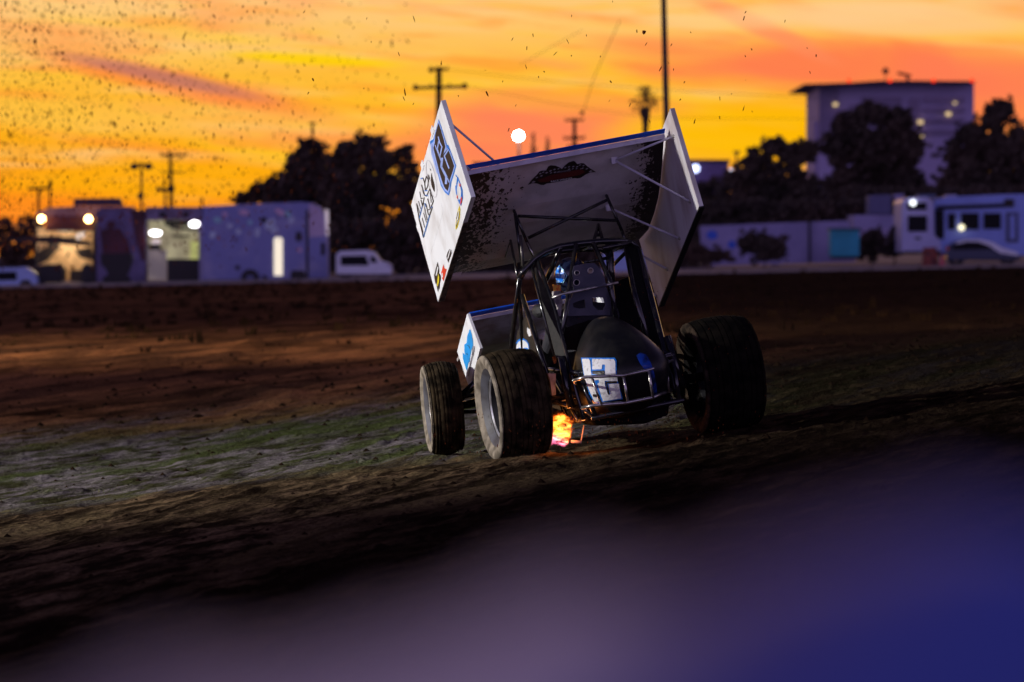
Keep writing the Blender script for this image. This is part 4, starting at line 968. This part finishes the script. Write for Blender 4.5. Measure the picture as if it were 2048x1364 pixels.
# vehicles
vblue = material('pickup_paint', (.42, .55, .95), .35); vwhite = material('suv_paint', (.85, .88, 1.0), .3); vdark = material('car_paint_blue', (.020, .030, .090), .3, coat=.2)
def vehicle(name, label, cat, prof, win, Y, mat, wheels, wr=.36, wid=1.8, extra=()):
    xs = [p[0] for p in prof]; ys = [p[1] for p in prof]
    e = empty(name, gb((min(xs)+max(xs))/2, max(ys), Y), label, cat)
    o = part('body', prism_px(MB(), prof, Y, wid), mat, e, bevel=.06)
    for w_ in win: part('window', prism_px(MB(), w_, Y-.03, .04), glassm, e)
    for x, y in wheels:
        for dy in (.02, wid-.24):
            c = P(x, y, Y); c.y += dy; c.z = wr
            wv = part('wheel', MB().lathe([(0,wr),(0,wr*.55),(.22,wr*.55),(.22,wr)], c, (0,1,0), 22, True), darkm, e)
            part('rim', MB().lathe([(.02,wr*.56),(.06,.05),(.06,.0)], c, (0,1,0), 16), alum, wv)
    for nm, pts, m in extra: part(nm, prism_px(MB(), pts, Y-.04, .05), m, e)
    return e
vehicle('pickup_truck', 'pale blue pickup cut off by the left edge of the picture', 'pickup', [(-60,538),(40,534),(52,534),(66,545),(73,553),(75,566),(66,571),(58,560),(44,560),(36,572),(-60,573)], [[(-50,545),(32,543),(34,560),(-50,562)]], 284, vblue, [(49,568),(-45,568)],
        extra=(('roof_rack', rectpx(-55,531,38,535), darkm),))
vehicle('suv', 'white pickup with cab parked right of the long trailer', 'pickup', [(672,548),(672,508),(680,502),(735,500),(750,505),(762,522),(778,526),(784,532),(783,548)], [[(681,512),(732,511),(738,531),(681,531)], [(740,512),(748,512),(756,524),(742,526)]], 287, vwhite, [(690,547),(768,547)],
        extra=(('headlight', rectpx(776,529,783,534), wlamp if False else hull),))
vehicle('hatchback', 'dark blue car with sloping bonnet parked before the white motorhome', 'car', [(1893,516),(1896,492),(1915,482),(1935,478),(1962,478),(1985,484),(2004,496),(2030,503),(2042,512),(2042,520),(1893,521)], [[(1905,492),(1925,484),(1958,484),(1975,490),(1985,498),(1905,500)]], 286, vdark, [(1915,519),(2018,519)],
        extra=(('roof_highlight', [(1912,484),(1935,478.5),(1962,478.5),(1985,484),(2004,495),(2034,504),(2038,512),(2000,506),(1980,492),(1958,484),(1935,483),(1914,488)], vwhite), ('tail_light', rectpx(1893,494,1897,500), red)))
# right: low wall, skip, bushes
wallp = material('low_wall_paint', (.36, .33, .58), .8, var=(.27, .25, .46), scale=.5)
w = empty('low_wall', gb(1550, 525, 300), 'low lilac grey wall with blue round logos behind the bushes', 'wall')
part('wall_face', prism_px(MB(), [(1400,452),(1500,448),(1640,443),(1692,441),(1700,447),(1712,524),(1404,532)], 300, .4), wallp, w)
part('post', prism_px(MB(), rectpx(1617,440,1621,526), 299.8, .2), darkm, w)
part('logo', prism_px(MB(), circ(1424, 470, 11, 9), 299.95, .04), blue, w); part('logo', prism_px(MB(), circ(1464, 489, 8, 8), 299.95, .04), blue, w)
tagged('upper_building', prism_px(MB(), rectpx(1708,430,1806,457), 306, 6), wallp, 'low pale building strip between green skip and motorhome', 'building')
tagged('shed', prism_px(MB(), [(1738,394),(1742,390),(1778,389),(1782,392),(1782,428),(1738,428)], 312, 3), material('shed_blue', (.13, .13, .26), .7), 'small blue grey shed above the pale building strip', 'shed')
tagged('shed', prism_px(MB(), rectpx(1790,388,1808,430), 312, 3), wallp, 'narrow shed left of the motorhome roof', 'shed')
tagged('cargo_trailer', prism_px(MB(), [(1205,508),(1212,503),(1285,500),(1292,506),(1292,546),(1205,546)], 296, 2), vblue, 'small pale blue cargo trailer glimpsed through the roll cage', 'trailer', bevel=.05)
sk = empty('green_container', gb(1690, 520, 290), 'teal green metal container in front of the low wall', 'container')
part('body', prism_px(MB(), rectpx(1661,460,1719,513), 290, 2.2), material('teal_paint', (.01, .28, .38), .5, var=(.015, .36, .52), scale=.8), sk, bevel=.05)
part('lid', prism_px(MB(), rectpx(1659,456,1721,461), 289.9, 2.4), material('teal_lid', (.02, .12, .16), .5), sk)
part('base_frame', prism_px(MB(), rectpx(1664,513,1716,518), 290.1, 2.0), darkm, sk)
# motorhomes
mh = empty('motorhome', gb(1845, 510, 290), 'white motorhome end with two stacked dark windows', 'motorhome')
bodyw = material('motorhome_white', (.50, .50, .80), .4, var=(.40, .41, .70), scale=.5)
bodyb = material('coach_blue_white', (.28, .38, .90), .4, var=(.22, .30, .75), scale=.5)
part('body', prism_px(MB(), [(1803,505),(1803,406),(1808,398),(1818,395),(1852,394),(1862,398),(1867,408),(1868,470),(1880,480),(1885,505)], 290, 6), bodyw, mh, bevel=.08)
part('window', prism_px(MB(), rectpx(1815,405,1853,420), 289.94, .05), glassm, mh); part('window', prism_px(MB(), rectpx(1816,431,1854,463), 289.94, .05), glassm, mh)
part('badge', prism_px(MB(), rectpx(1830,474,1842,479), 289.94, .04), vdark, mh)
part('cab_lamp', MB().ball(P(1826,405.5,289.8), .16, 8, 6), emitter('dim_lamp', (.9, .95, 1), 2.2), mh)
part('bumper', prism_px(MB(), rectpx(1806,502,1884,508), 289.9, .3), darkm, mh); part('roof_box', prism_px(MB(), rectpx(1836,389,1872,396), 291, 2), material('roof_box', (.12, .16, .30), .6), mh)
c = empty('coach', gb(1990, 510, 291), 'long blue white coach with row of dark windows at right edge', 'coach')
part('body', prism_px(MB(), [(1868,508),(1868,398),(1890,394),(2000,389),(2120,386),(2120,512)], 291.5, 2.6), bodyb, c)
for q in (rectpx(1870,420,1888,478), rectpx(1896,427,1911,459), rectpx(1922,426,1958,459), rectpx(1967,426,2002,458)): part('window', prism_px(MB(), q, 291.44, .06), glassm, c)
part('door', prism_px(MB(), rectpx(2012,425,2037,485), 291.44, .06), material('coach_door', (.07, .09, .2), .4), c); part('door_window', prism_px(MB(), rectpx(2020,431,2030,478), 291.4, .03), bodyb, c)
part('awning_roll', MB().tube([P(1874,415,291.3), P(2010,410,291.3)], .10, 8), darkm, c); part('vent', prism_px(MB(), rectpx(2009,398,2028,414), 291.4, .08), darkm, c)
part('roof_unit', prism_px(MB(), [(1890,395),(1893,390),(1912,389),(1915,394)], 292, 1.5), hull, c)
part('porch_lamp', MB().ball(P(1923,455,291.2), .17, 8, 6), emitter('porch', (1, .92, .6), 1.6), c)
part('skirt', prism_px(MB(), rectpx(1870,506,2110,512), 291.6, 2.2), darkm, c)
s = MB().lathe([(0,.42),(.9,.36),(.95,.30),(.95,.0)], gb(1860,510,286), (0,0,1), 16); s.lathe([(0,.0),(0,.42)], gb(1860,510,286), (0,0,1), 16)
tagged('barrel', s, material('orange_barrel', (.30, .05, .03), .6, var=(.10, .02, .02), scale=3), 'dull orange traffic barrel standing in front of the motorhome', 'barrel')
s = MB().lathe([(0,.24),(.03,.24),(.03,.17),(.6,.03),(.6,0)], gb(1884,512,285), (0,0,1), 14); tagged('traffic_cone', s, material('cone_pink', (.6, .10, .14), .6), 'small pinkish red traffic cone beside the orange barrel', 'cone')

# far buildings
far = material('hospital_wall', (.42, .36, .60), .8, var=(.36, .30, .52), scale=.05)
farw = material('far_window_band', (.17, .13, .25), .5, var=(.24, .18, .34), scale=.3)
b = empty('office_building', gb(1790, 540, 700), 'large flat roofed purple tower block beyond the right hand trees', 'building')
part('body', prism_px(MB(), [(1638,172),(1700,168),(1770,164),(1830,163),(1948,163),(1948,540),(1638,540)], 700, 30), far, b)
part('side_wing', prism_px(MB(), [(1629,243),(1640,243),(1640,540),(1629,540)], 702, 20), far, b)
part('roof', prism_px(MB(), [(1608,168),(1700,165),(1760,161),(1835,161),(1950,162),(1950,166),(1835,165),(1700,169),(1650,173),(1608,171)], 696, 38), material('roof_dark', (.05, .03, .06), .7), b)
part('shaded_bay', prism_px(MB(), rectpx(1639,175,1676,300), 699.6, .5), farw, b)
for q in (rectpx(1724,194,1803,206), rectpx(1849,194,1928,206), rectpx(1700,210,1803,225), rectpx(1849,214,1928,226), rectpx(1849,236,1928,248), rectpx(1700,232,1803,246), rectpx(1849,258,1930,270), rectpx(1820,196,1838,290)):
    part('window_band', prism_px(MB(), q, 699.6, .5), farw, b)
winl = emitter('far_lit_window', (1, .72, .35), .9)
for x, y, r_ in ((1671,209,4.5),(1841,244,5),(1897,228,5),(1910,206,3),(1843,272,3.5)):
    part('lit_window', prism_px(MB(), rectpx(x-r_, y-r_*.7, x+r_, y+r_*.7), 699.2, .3), winl, b)
s = MB(); s.ball(P(1771,142,705), .42, 8, 6); s.tube([P(1771,142,705), P(1771,164,705)], .06, 6); part('antenna', s, darkm, b)
s = MB(); s.tube([P(1815,163,705), P(1815,154,705)], .2, 6); s.tube([P(1795,146,705), P(1822,152,705)], .2, 6); part('antenna', s, darkm, b)
for x in (1698, 1780, 1867, 1944): part('roof_light', MB().ball(P(x, 161, 695), .25, 6, 5), emitter('red_beacon', (1, .04, .01), 1.5), b)
b = empty('low_block', gb(1425, 540, 420), 'small dark violet flat roofed block behind the right wing board', 'building')
part('body', prism_px(MB(), rectpx(1378,322,1457,540), 420, 12), material('violet_wall', (.16, .10, .26), .8), b)
part('roof', prism_px(MB(), rectpx(1375,319,1460,324), 419.6, 13), darkm, b)
part('wall_lamp', MB().ball(P(1391,337,419), .30, 8, 6), emitter('blue_lamp', (.55, .62, 1), 3.5), b); part('wall_lamp', MB().ball(P(1462,343,419), .20, 8, 6), emitter('blue_lamp', (.6, .7, 1), 2.5), b)

# poles and masts -------------------------------------------------------
wood = material('pole_wood', (.030, .018, .014), .9); steel = material('pole_steel', (.05, .03, .03), .6)
def pole(px, ytop, Y, r, name, label, cat, arms=(), lean=0, mat=wood, group=None, base=545):
    b0 = gb(px+lean, base, Y); e = empty(name, b0, label, cat, group)
    top = P(px, ytop, Y)
    o = part('pole', MB().tube([b0, top], [r*1.2, r*.85], 8), mat, e, smooth='all')
    for x0, x1, y0, y1, w_ in arms:
        s = MB(); a, c_ = P(x0, y0, Y-.2), P(x1, y1, Y-.2); d = (c_-a).normalized()
        s.tube([a, c_], w_, 6)
        for k in (.04, .33, .67, .96):
            q = a.lerp(c_, k); s.tube([q, q+Vector((0, 0, w_*2.2))], w_*.6, 6)
        part('crossarm', s, mat, e)
    return e
pl1 = pole(878, 134, 330, .19, 'utility_pole', 'tall utility pole rising behind the left wing board', 'utility pole', [(826,935,176,173,.10), (860,897,139,139,.08)], -3)
s = MB(); s.ball(P(831,175,329.7), .17, 8, 6); part('insulator', s, wood, pl1); part('insulator', MB().ball(P(929,172,329.7), .17, 8, 6), wood, pl1); part('insulator', MB().ball(P(862,140,329.7), .16, 8, 6), wood, pl1)
pole(1149, 237, 390, .15, 'utility_pole', 'utility pole with three crossarms right of the white floodlight', 'utility pole', [(1130,1168,241,240,.08), (1127,1170,277,276,.09), (1136,1163,298,297,.14)], 0)
pole(341, 304, 390, .14, 'utility_pole', 'thin double armed utility pole above the booth trailer', 'utility pole', [(320,375,310,310,.09), (322,366,344,345,.06)], 4)
pole(77, 376, 330, .10, 'utility_pole', 'faint T shaped pole above the left hauler lamp', 'utility pole', [(56,98,378,376,.08)], 0)
pole(100, 358, 340, .08, 'mast', 'thin bare mast just right of the T shaped pole', 'mast')
pole(625, 244, 380, .09, 'utility_pole', 'thin pole poking above the round left tree', 'utility pole', [(618,632,247,247,.05)])
e = pole(283, 325, 330, .08, 'floodlight_pole', 'short twin headed floodlight pole above purple trailer', 'floodlight pole', [(267,300,330,330,.06)], mat=steel)
for x in (269, 297): part('lamp_head', MB().ball(P(x, 333, 329.7), (.26, .2, .2), 8, 6), steel, e)
part('junction_box', MB().ball(P(281, 392, 329.7), .2, 8, 6), steel, e)
e = pole(330, 376, 340, .08, 'floodlight_pole', 'low pole with a flat dark lamp cluster over the booth', 'floodlight pole', [(313,349,380,380,.12)], mat=steel)
pole(405, 396, 330, .07, 'mast', 'small spike mast on the skyline over the long trailer', 'mast', mat=steel)
e = pole(1038, 276, 320, .08, 'floodlight_pole', 'slim pole carrying the glaring white floodlight at centre', 'floodlight pole', mat=steel)
part('floodlight', MB().ball(P(1037,272,319.6), (.26, .2, .26), 12, 8), bulb, e)
pole(1326, -60, 215, .12, 'light_mast', 'very tall bare pole running off the top of the picture', 'mast', lean=14, mat=steel, base=548)
e = pole(967, 326, 360, .06, 'billboard_pole', 'dark flat lamp bar seen over the blue wing edge', 'sign pole', mat=steel)
part('lamp_bar', prism_px(MB(), [(944,324),(988,324),(984,333),(968,331),(950,334)], 360, .8), steel, e)
pole(889, 300, 400, .05, 'mast', 'faint thin mast beside the left wing board top', 'mast', mat=steel) if False else None
pole(1473, 305, 400, .08, 'street_lamp', 'short street lamp left of the right hand trees', 'street lamp', [(1468,1479,306,306,.08)], mat=steel)
# wires (each a thing)
wirem = material('wire', (.05, .025, .02), .8)
def wire(pts, Y, label, r=.011, Y1=None):
    Y1 = Y1 or Y; n = len(pts); s = MB(); s.tube([P(x, y, Y+(Y1-Y)*i/(n-1)) for i, (x, y) in enumerate(pts)], r, 4, False)
    o = s.build('power_line', wirem); tag(o, label, 'wire')
wire([(880,137),(960,146),(1060,158),(1160,168),(1260,174),(1400,184),(1640,196)], 331, 'upper power line sagging right from the tall pole top')
wire([(935,173),(1100,205),(1300,236),(1640,238)], 331, 'lower power line running right from the tall pole arm')
wire([(1240,40),(1215,95),(1190,150),(1166,224)], 300, 'diagonal guy wire falling toward the three armed pole', .016)
wire([(1165,60),(1100,95),(1040,130)], 300, 'short faint diagonal wire high above the tall pole', .010)
s = MB(); s.ball(P(1164,226,300), .12, 6, 5); tagged('wire_weight', s, wirem, 'small dark bob at the end of the diagonal guy wire', 'weight')

# trees -----------------------------------------------------------------
barkm = material('bark', (.03, .02, .015), .95)
leafA = material('leaves_dark', (.045, .034, .026), .8, var=(.085, .055, .042), scale=.35, detail=3)
leafB = material('leaves_olive', (.09, .05, .035), .8, var=(.045, .034, .022), scale=.35, detail=3)
def leaves(s, c, rx, rz, ry, n, size):
    for _ in range(n):
        while True:
            v = Vector((random.uniform(-1,1), random.uniform(-1,1), random.uniform(-1,1)))
            l = v.length
            if l < 1 and (l > .45 or random.random() < .35): break
        # clumpy: pull toward cluster centres
        q = c+Vector((v.x*rx, v.y*ry, v.z*rz))
        a = Vector((random.gauss(0,1), random.gauss(0,1), random.gauss(0,1))).normalized(); b_ = a.orthogonal().normalized()
        w_ = size*random.uniform(.5, 1.3); h_ = w_*random.uniform(.35, .7); cc = a.cross(b_)
        s.add([q-b_*w_-cc*h_*.2, q-cc*h_, q+b_*w_+cc*h_*.2, q+cc*h_], [(0,1,2,3)])
def tree(label, blobs, Y, mat, trunk, name='tree', dens=1.0, size=.20, cat='tree', group=None, ry=None):
    tx, tb = trunk; base = gb(tx, tb, Y); e = empty(name, base, label, cat, group)
    s = MB(); t = MB(); mpx = Y/FPX
    top = P(blobs[0][0], blobs[0][1], Y); fork = base.lerp(top, .45)
    H = max(top.z, 1.2)
    t.tube([base, base.lerp(fork, .5)+Vector((.1, 0, 0)), fork], [H*.035, H*.028, H*.022], 8)
    for bx, by, rx, rz in blobs:
        c_ = P(bx, by, Y); RX, RZ = rx*mpx, rz*mpx; RY = (RX+RZ)/2
        t.tube([fork, fork.lerp(c_, .5)+Vector((0, random.uniform(-.3,.3), H*.04)), c_], [H*.016, H*.010, H*.004], 5)
        # sub-clumps make an uneven outline with gaps
        k = max(7, int(RX*RZ*7.0*dens))
        leaves(s, c_, RX*.88, RZ*.88, RY*.8, int(RX*RZ*420*dens), size*1.3)
        for _ in range(k):
            a = random.uniform(0, 2*math.pi); rr = math.sqrt(random.random()); dz = math.sin(a)*rr
            q = c_+Vector((math.cos(a)*rr*RX*1.06, random.uniform(-1,1)*RY*.8*math.sqrt(max(0, 1-rr*rr)+.05), dz*RZ*1.08))
            cr = random.uniform(.16, .75)**1.2*min(1.0, .35+.25*min(RX, RZ)); 
            leaves(s, q, cr*1.15, cr*.75, cr, int(150*cr*cr)+12, size)
            if random.random() < .55:
                a = random.uniform(0, 2*math.pi); k2 = random.uniform(1.0, 1.22)
                q2 = c_+Vector((math.cos(a)*RX*k2, random.uniform(-1,1)*RY*.4, math.sin(a)*RZ*k2))
                leaves(s, q2, random.uniform(.12,.34), random.uniform(.10,.30), .2, 12, size*.9)
            if random.random() < .04: t.tube([c_, q], [H*.004, H*.0015], 4)
    part('trunk', t, barkm, e); part('crown', s, mat, e, normals=False)
    return e
tree('broad dark tree with domed crown above the long trailer nose', [(600,330,34,32),(620,300,30,26),(585,370,50,34),(640,350,34,38),(560,400,44,30),(610,420,60,40),(655,390,34,50),(665,440,44,50)], 335, leafA, (610,548))
tree('taller ragged dark tree left of the wing, twin peaked', [(735,290,26,22),(700,310,36,34),(755,320,40,32),(675,340,30,34),(690,400,50,50),(710,370,50,40),(770,380,44,40),(720,440,60,45)], 325, leafA, (722,548))
tree('reddish thin leaved tree touching the left wing board', [(805,320,24,28),(825,370,20,36),(800,390,30,26),(815,440,28,36),(790,480,40,40),(840,480,30,40)], 318, leafB, (806,548), dens=.8)
tree('low feathery shrub tree rising behind the long trailer roof', [(525,380,22,14),(500,396,26,12),(545,372,16,12),(550,392,26,16)], 340, leafB, (530,548), dens=.9, size=.24)
tree('rounded tree left of the tower block with gaps of sky', [(1545,295,26,18),(1515,325,34,26),(1585,310,34,26),(1615,300,28,20),(1480,360,38,26),(1560,360,60,40),(1500,405,70,36),(1600,400,60,44)], 330, leafA, (1550,545))
tree('large dark tree standing in front of the tower block', [(1742,228,46,24),(1700,250,44,34),(1790,245,42,32),(1680,300,36,40),(1750,300,70,48),(1815,300,36,44),(1720,370,90,46),(1800,370,60,50)], 345, leafA, (1745,545))
tree('lopsided dark tree near the right edge with leaning top', [(2005,215,26,20),(1990,240,34,26),(1945,270,34,30),(1925,310,44,34),(2000,300,60,44),(2040,290,28,46),(1960,360,80,46),(1915,380,50,44),(2040,370,60,50)], 335, leafA, (1965,545))
tree('dark leafy shrub tree behind the right wing board', [(1420,380,40,20),(1400,420,44,30),(1450,420,40,28)], 322, leafA, (1425,540))
s = MB()
def hedge(label, x0, x1, yt, yb, Y, mat):
    s = MB(); n = int((x1-x0)/5)
    for i in range(n):
        for k in range(5):
            x = random.uniform(x0, x1); y = random.uniform(yt, yb); c_ = P(x, y, Y); c_.y += random.uniform(-1, 1)
            leaves(s, c_, .55, .45, .5, 16, .24)
    tagged('hedge', s, mat, label, 'hedge', normals=False)
hedge('dark undergrowth strip between long trailer and left wing board', 655, 870, 450, 540, 312, leafA)
hedge('dark hedge stretch hidden mostly behind the wing and cage', 870, 1400, 462, 540, 316, leafA)
hedge('dark hedge band under the trees above the low lilac wall', 1400, 1720, 410, 455, 318, leafA)
hedge('dark hedge band under the trees above the motorhome', 1700, 2060, 385, 420, 320, leafA)
hedge('low scrub line at far left under the sunset', 0, 75, 440, 560, 320, leafB)
tree('round bush in front of the low lilac wall', [(1525,490,40,22),(1500,485,28,20),(1550,495,24,22),(1530,510,22,14)], 288, leafA, (1527,530), name='bush', dens=1.6, size=.16, cat='bush')
tree('low dark shrub at the left end of the low lilac wall', [(1425,512,46,14),(1390,505,30,18)], 288, leafB, (1415,535), name='bush', dens=1.4, size=.16, cat='bush')
tree('olive bush right of the teal green container', [(1745,478,26,20),(1735,500,20,12)], 296, leafA, (1742,520), name='bush', dens=1.4, size=.16, cat='bush')
tree('dark bush touching the white motorhome front left side', [(1790,480,15,28),(1775,500,20,14)], 295, leafA, (1786,520), name='bush', dens=1.4, size=.16, cat='bush')
# cypresses and palm
for (x, yt, lab) in ((1067, 276, 'left and taller of two thin cypresses right of the floodlight'), (1095, 284, 'right of two thin cypresses near the floodlight')):
    e = empty('cypress_tree', gb(x, 545, 420), lab, 'cypress'); s = MB(); 
    for i in range(60):
        y = yt+(545-yt)*i/60; leaves(s, P(x, y, 420), .08+.28*min(1, i/12), .5, .25, 9, .16)
    part('trunk', MB().tube([gb(x,545,420), P(x, yt+20, 420)], .08, 6), barkm, e); part('crown', s, leafA, e, normals=False)
e = empty('palm_tree', gb(1294, 545, 340), 'fan palm with shaggy skirt silhouetted left of the tall bare pole', 'palm')
part('trunk', MB().tube([gb(1294,545,340), P(1292,380,340), P(1290,215,340)], [.25, .18, .16], 8), barkm, e)
s = MB(); c_ = P(1290, 203, 340)
def fan(d, l):
    q = c_+d*l; s.tube([c_, q], .022, 4); side = d.orthogonal().normalized(); side = (Matrix.Rotation(random.uniform(0, 3.1), 3, d) @ side); up_ = d.cross(side)
    for k in range(8):
        a = (k-3.5)/3.5*1.0; f = (d*math.cos(a)+side*math.sin(a)).normalized(); ll = random.uniform(.34, .48)
        m_ = q+f*ll*.5; e2 = q+f*ll-Vector((0, 0, .08)); s.add([q, m_+up_*.022, e2, m_-up_*.022], [(0,1,2,3)])
for i in range(36):
    az = 2*math.pi*i/36*3.3; el = (1.35, .95, .6, .25, -.1, -.5)[i % 6]+random.uniform(-.15, .15)
    fan(Vector((math.cos(az)*math.cos(el), math.sin(az)*math.cos(el), math.sin(el))), random.uniform(.40, .78))
for i in range(70):     # dead frond skirt
    a = random.uniform(0, 6.28); z = random.uniform(-1.9, -.1); r_ = .36*(1+z*.35)*random.uniform(.3, 1)
    q = c_+Vector((math.cos(a)*r_, math.sin(a)*r_, z)); s.add([q, q+Vector((.06, 0, -.25)), q+Vector((0, 0, -.5)), q+Vector((-.06, 0, -.25))], [(0,1,2,3)])
part('crown', s, leafA, e, normals=False)

# off-frame floodlight that lights the car from the left
fp = empty('floodlight_tower', (FLOOD.x-.4, FLOOD.y-.3, gz(FLOOD.x, FLOOD.y)), 'track floodlight tower left of the picture', 'floodlight pole')
fp2 = empty('floodlight_tower', (FLOOD2.x-.4, FLOOD2.y-.3, 0), 'far track floodlight tower left of the picture', 'floodlight pole')
for f_, F_ in ((fp, FLOOD), (fp2, FLOOD2)):
    s = MB().tube([(0,0,0), (0,0,F_.z+.6)], [.14, .09], 10); MB.build(s, 'pole', steel, f_, smooth='all')
    s = MB().box((-.5, -.4, F_.z-.3), (-.1, .5, F_.z+.5)); MB.build(s, 'lamp_housing', steel, f_)

# flung dirt ------------------------------------------------------------
clodm = material('flying_dirt', (.16, .045, .015), 1, spec=0)
protos = []
for k in range(6):
    bm = bmesh.new(); bmesh.ops.create_icosphere(bm, subdivisions=1, radius=1)
    for v in bm.verts: v.co *= random.uniform(.55, 1.25)
    me = bpy.data.meshes.new('dirt_clod'); bm.to_mesh(me); bm.free(); me.materials.append(clodm); protos.append(me)
def clod(px, py, Y, r, st, label, group):
    o = bpy.data.objects.new('dirt_clod', random.choice(protos)); COL.objects.link(o); o.location = P(px, py, Y)
    o.scale = (r*random.uniform(.6, 1.2), r, r*st); o.rotation_euler = (random.uniform(-.4, .4), random.uniform(-.9, .9), random.uniform(0, 3))
    tag(o, label, 'dirt clod', group)
for i in range(260):
    x = random.betavariate(.9, 1.8)*900; y = random.uniform(0, 540)
    clod(x, y, random.uniform(150, 260), random.choice((.024, .032, .040, .052)), random.uniform(1, 2.4), 'blurred brown clod of dirt in the sky left of the car', 'blurred clods left of the car')
for i in range(60):
    x = random.uniform(500, 1640); y = random.uniform(0, 260)
    clod(x, y, random.uniform(34, 42), random.uniform(.0025, .0045), random.uniform(2, 6), 'tiny sharp crumb of dirt in the sky above the wing', 'tiny crumbs above the wing')
clod(1288, 64, 38, .014, 1.4, 'largest sharp crumb of dirt, high left of the tall bare pole', None)
s = MB()
for i in range(4400):
    if i < 3500: p = P(random.betavariate(.9, 2.2)*900, random.uniform(0, 500), random.uniform(70, 160)); r_ = random.uniform(.008, .020)
    elif i < 3950: p = P(random.gauss(1180, 170), random.uniform(820, 935), random.uniform(38, 40)); r_ = random.uniform(.002, .006)
    else: p = P(random.gauss(1400, 120), random.uniform(560, 900), random.uniform(38.5, 41)); r_ = random.uniform(.002, .004)
    if p.z < gz(p.x, p.y)+.02: continue
    d = Vector((random.uniform(-.5, .5), 0, 1)).normalized()*r_*random.uniform(1, 2.5)
    s.add([p-d, p+Vector((r_*.6, 0, 0)), p+d, p-Vector((r_*.6, 0, 0)), p+Vector((0, r_*.6, 0))], [(0,1,4), (1,2,4), (2,3,4), (3,0,4), (0,3,1), (1,3,2)])
o = s.build('flying_dust', clodm); tag(o, 'fine specks of dirt hanging in the air around the race car', 'dirt', kind='stuff')
# grass and loose dirt on the ground
gm = material('grass_blades', (.05, .065, .022), 1, var=(.09, .08, .045), scale=3, spec=0)
s = MB()
for i in range(9000):
    Y = random.uniform(41, 66); x = random.uniform(-.098, .03)*Y
    if fbm(np.array(x*.8+3), np.array(Y*.12+8), 3) < .0+max(0, (Y-56)*.012)+max(0, x*.05): continue
    z = gz(x, Y)-.01; h_ = random.uniform(.004, .012); a = random.uniform(0, 3.14); w_ = .006
    l = Vector((random.uniform(-.03, .03), random.uniform(-.03, .03), h_+.012))
    p = Vector((x, Y, z)); q = Vector((math.cos(a)*w_, math.sin(a)*w_, 0)); s.add([p-q, p+q, p+l], [(0,1,2)])
o = s.build('grass', gm, normals=False); tag(o, 'sparse short grass on the lit infield strip left of the car', 'grass', kind='stuff')
s = MB()
for i in range(1100):
    Y = 85+175*random.random()**.8; x = random.uniform(-.1, .1)*Y; h_ = random.uniform(.04, .16)*(1 if random.random() < .9 else 1.8)
    for k in range(5):
        p = Vector((x+random.uniform(-.1, .1), Y+random.uniform(-.1, .1), gz(x, Y)-.03)); w_ = random.uniform(.02, .05)
        s.add([p-Vector((w_, 0, 0)), p+Vector((w_, 0, 0)), p+Vector((random.uniform(-.08, .08), 0, h_+.03))], [(0,1,2)])
o = s.build('dry_weeds', material('dry_weed', (.020, .013, .007), 1, var=(.05, .028, .012), scale=.5, spec=0), normals=False); tag(o, 'dry weeds scattered across the far bare infield', 'weeds', kind='stuff')
s = MB()
for i in range(1600):
    Y = random.uniform(27, 90); x = random.uniform(-.1, .1)*Y; r_ = random.choice((.008, .012, .02, .03))*(1 if Y < 55 else 1.6)
    p = Vector((x, Y, gz(x, Y)+.008)); v = [p+Vector((math.cos(a)*r_*random.uniform(.7, 1.2), math.sin(a)*r_*random.uniform(.7, 1.3), 0)) for a in (0, 1.2, 2.5, 3.8, 5.1)]
    s.add(v+[p+Vector((0, 0, r_*random.uniform(.5, 1)))], [(0,1,5), (1,2,5), (2,3,5), (3,4,5), (4,0,5)])
o = s.build('loose_dirt', material('loose_clay', (.020, .012, .007), 1, spec=0), normals=False); tag(o, 'loose crumbs of clay scattered over the track', 'dirt', kind='stuff')
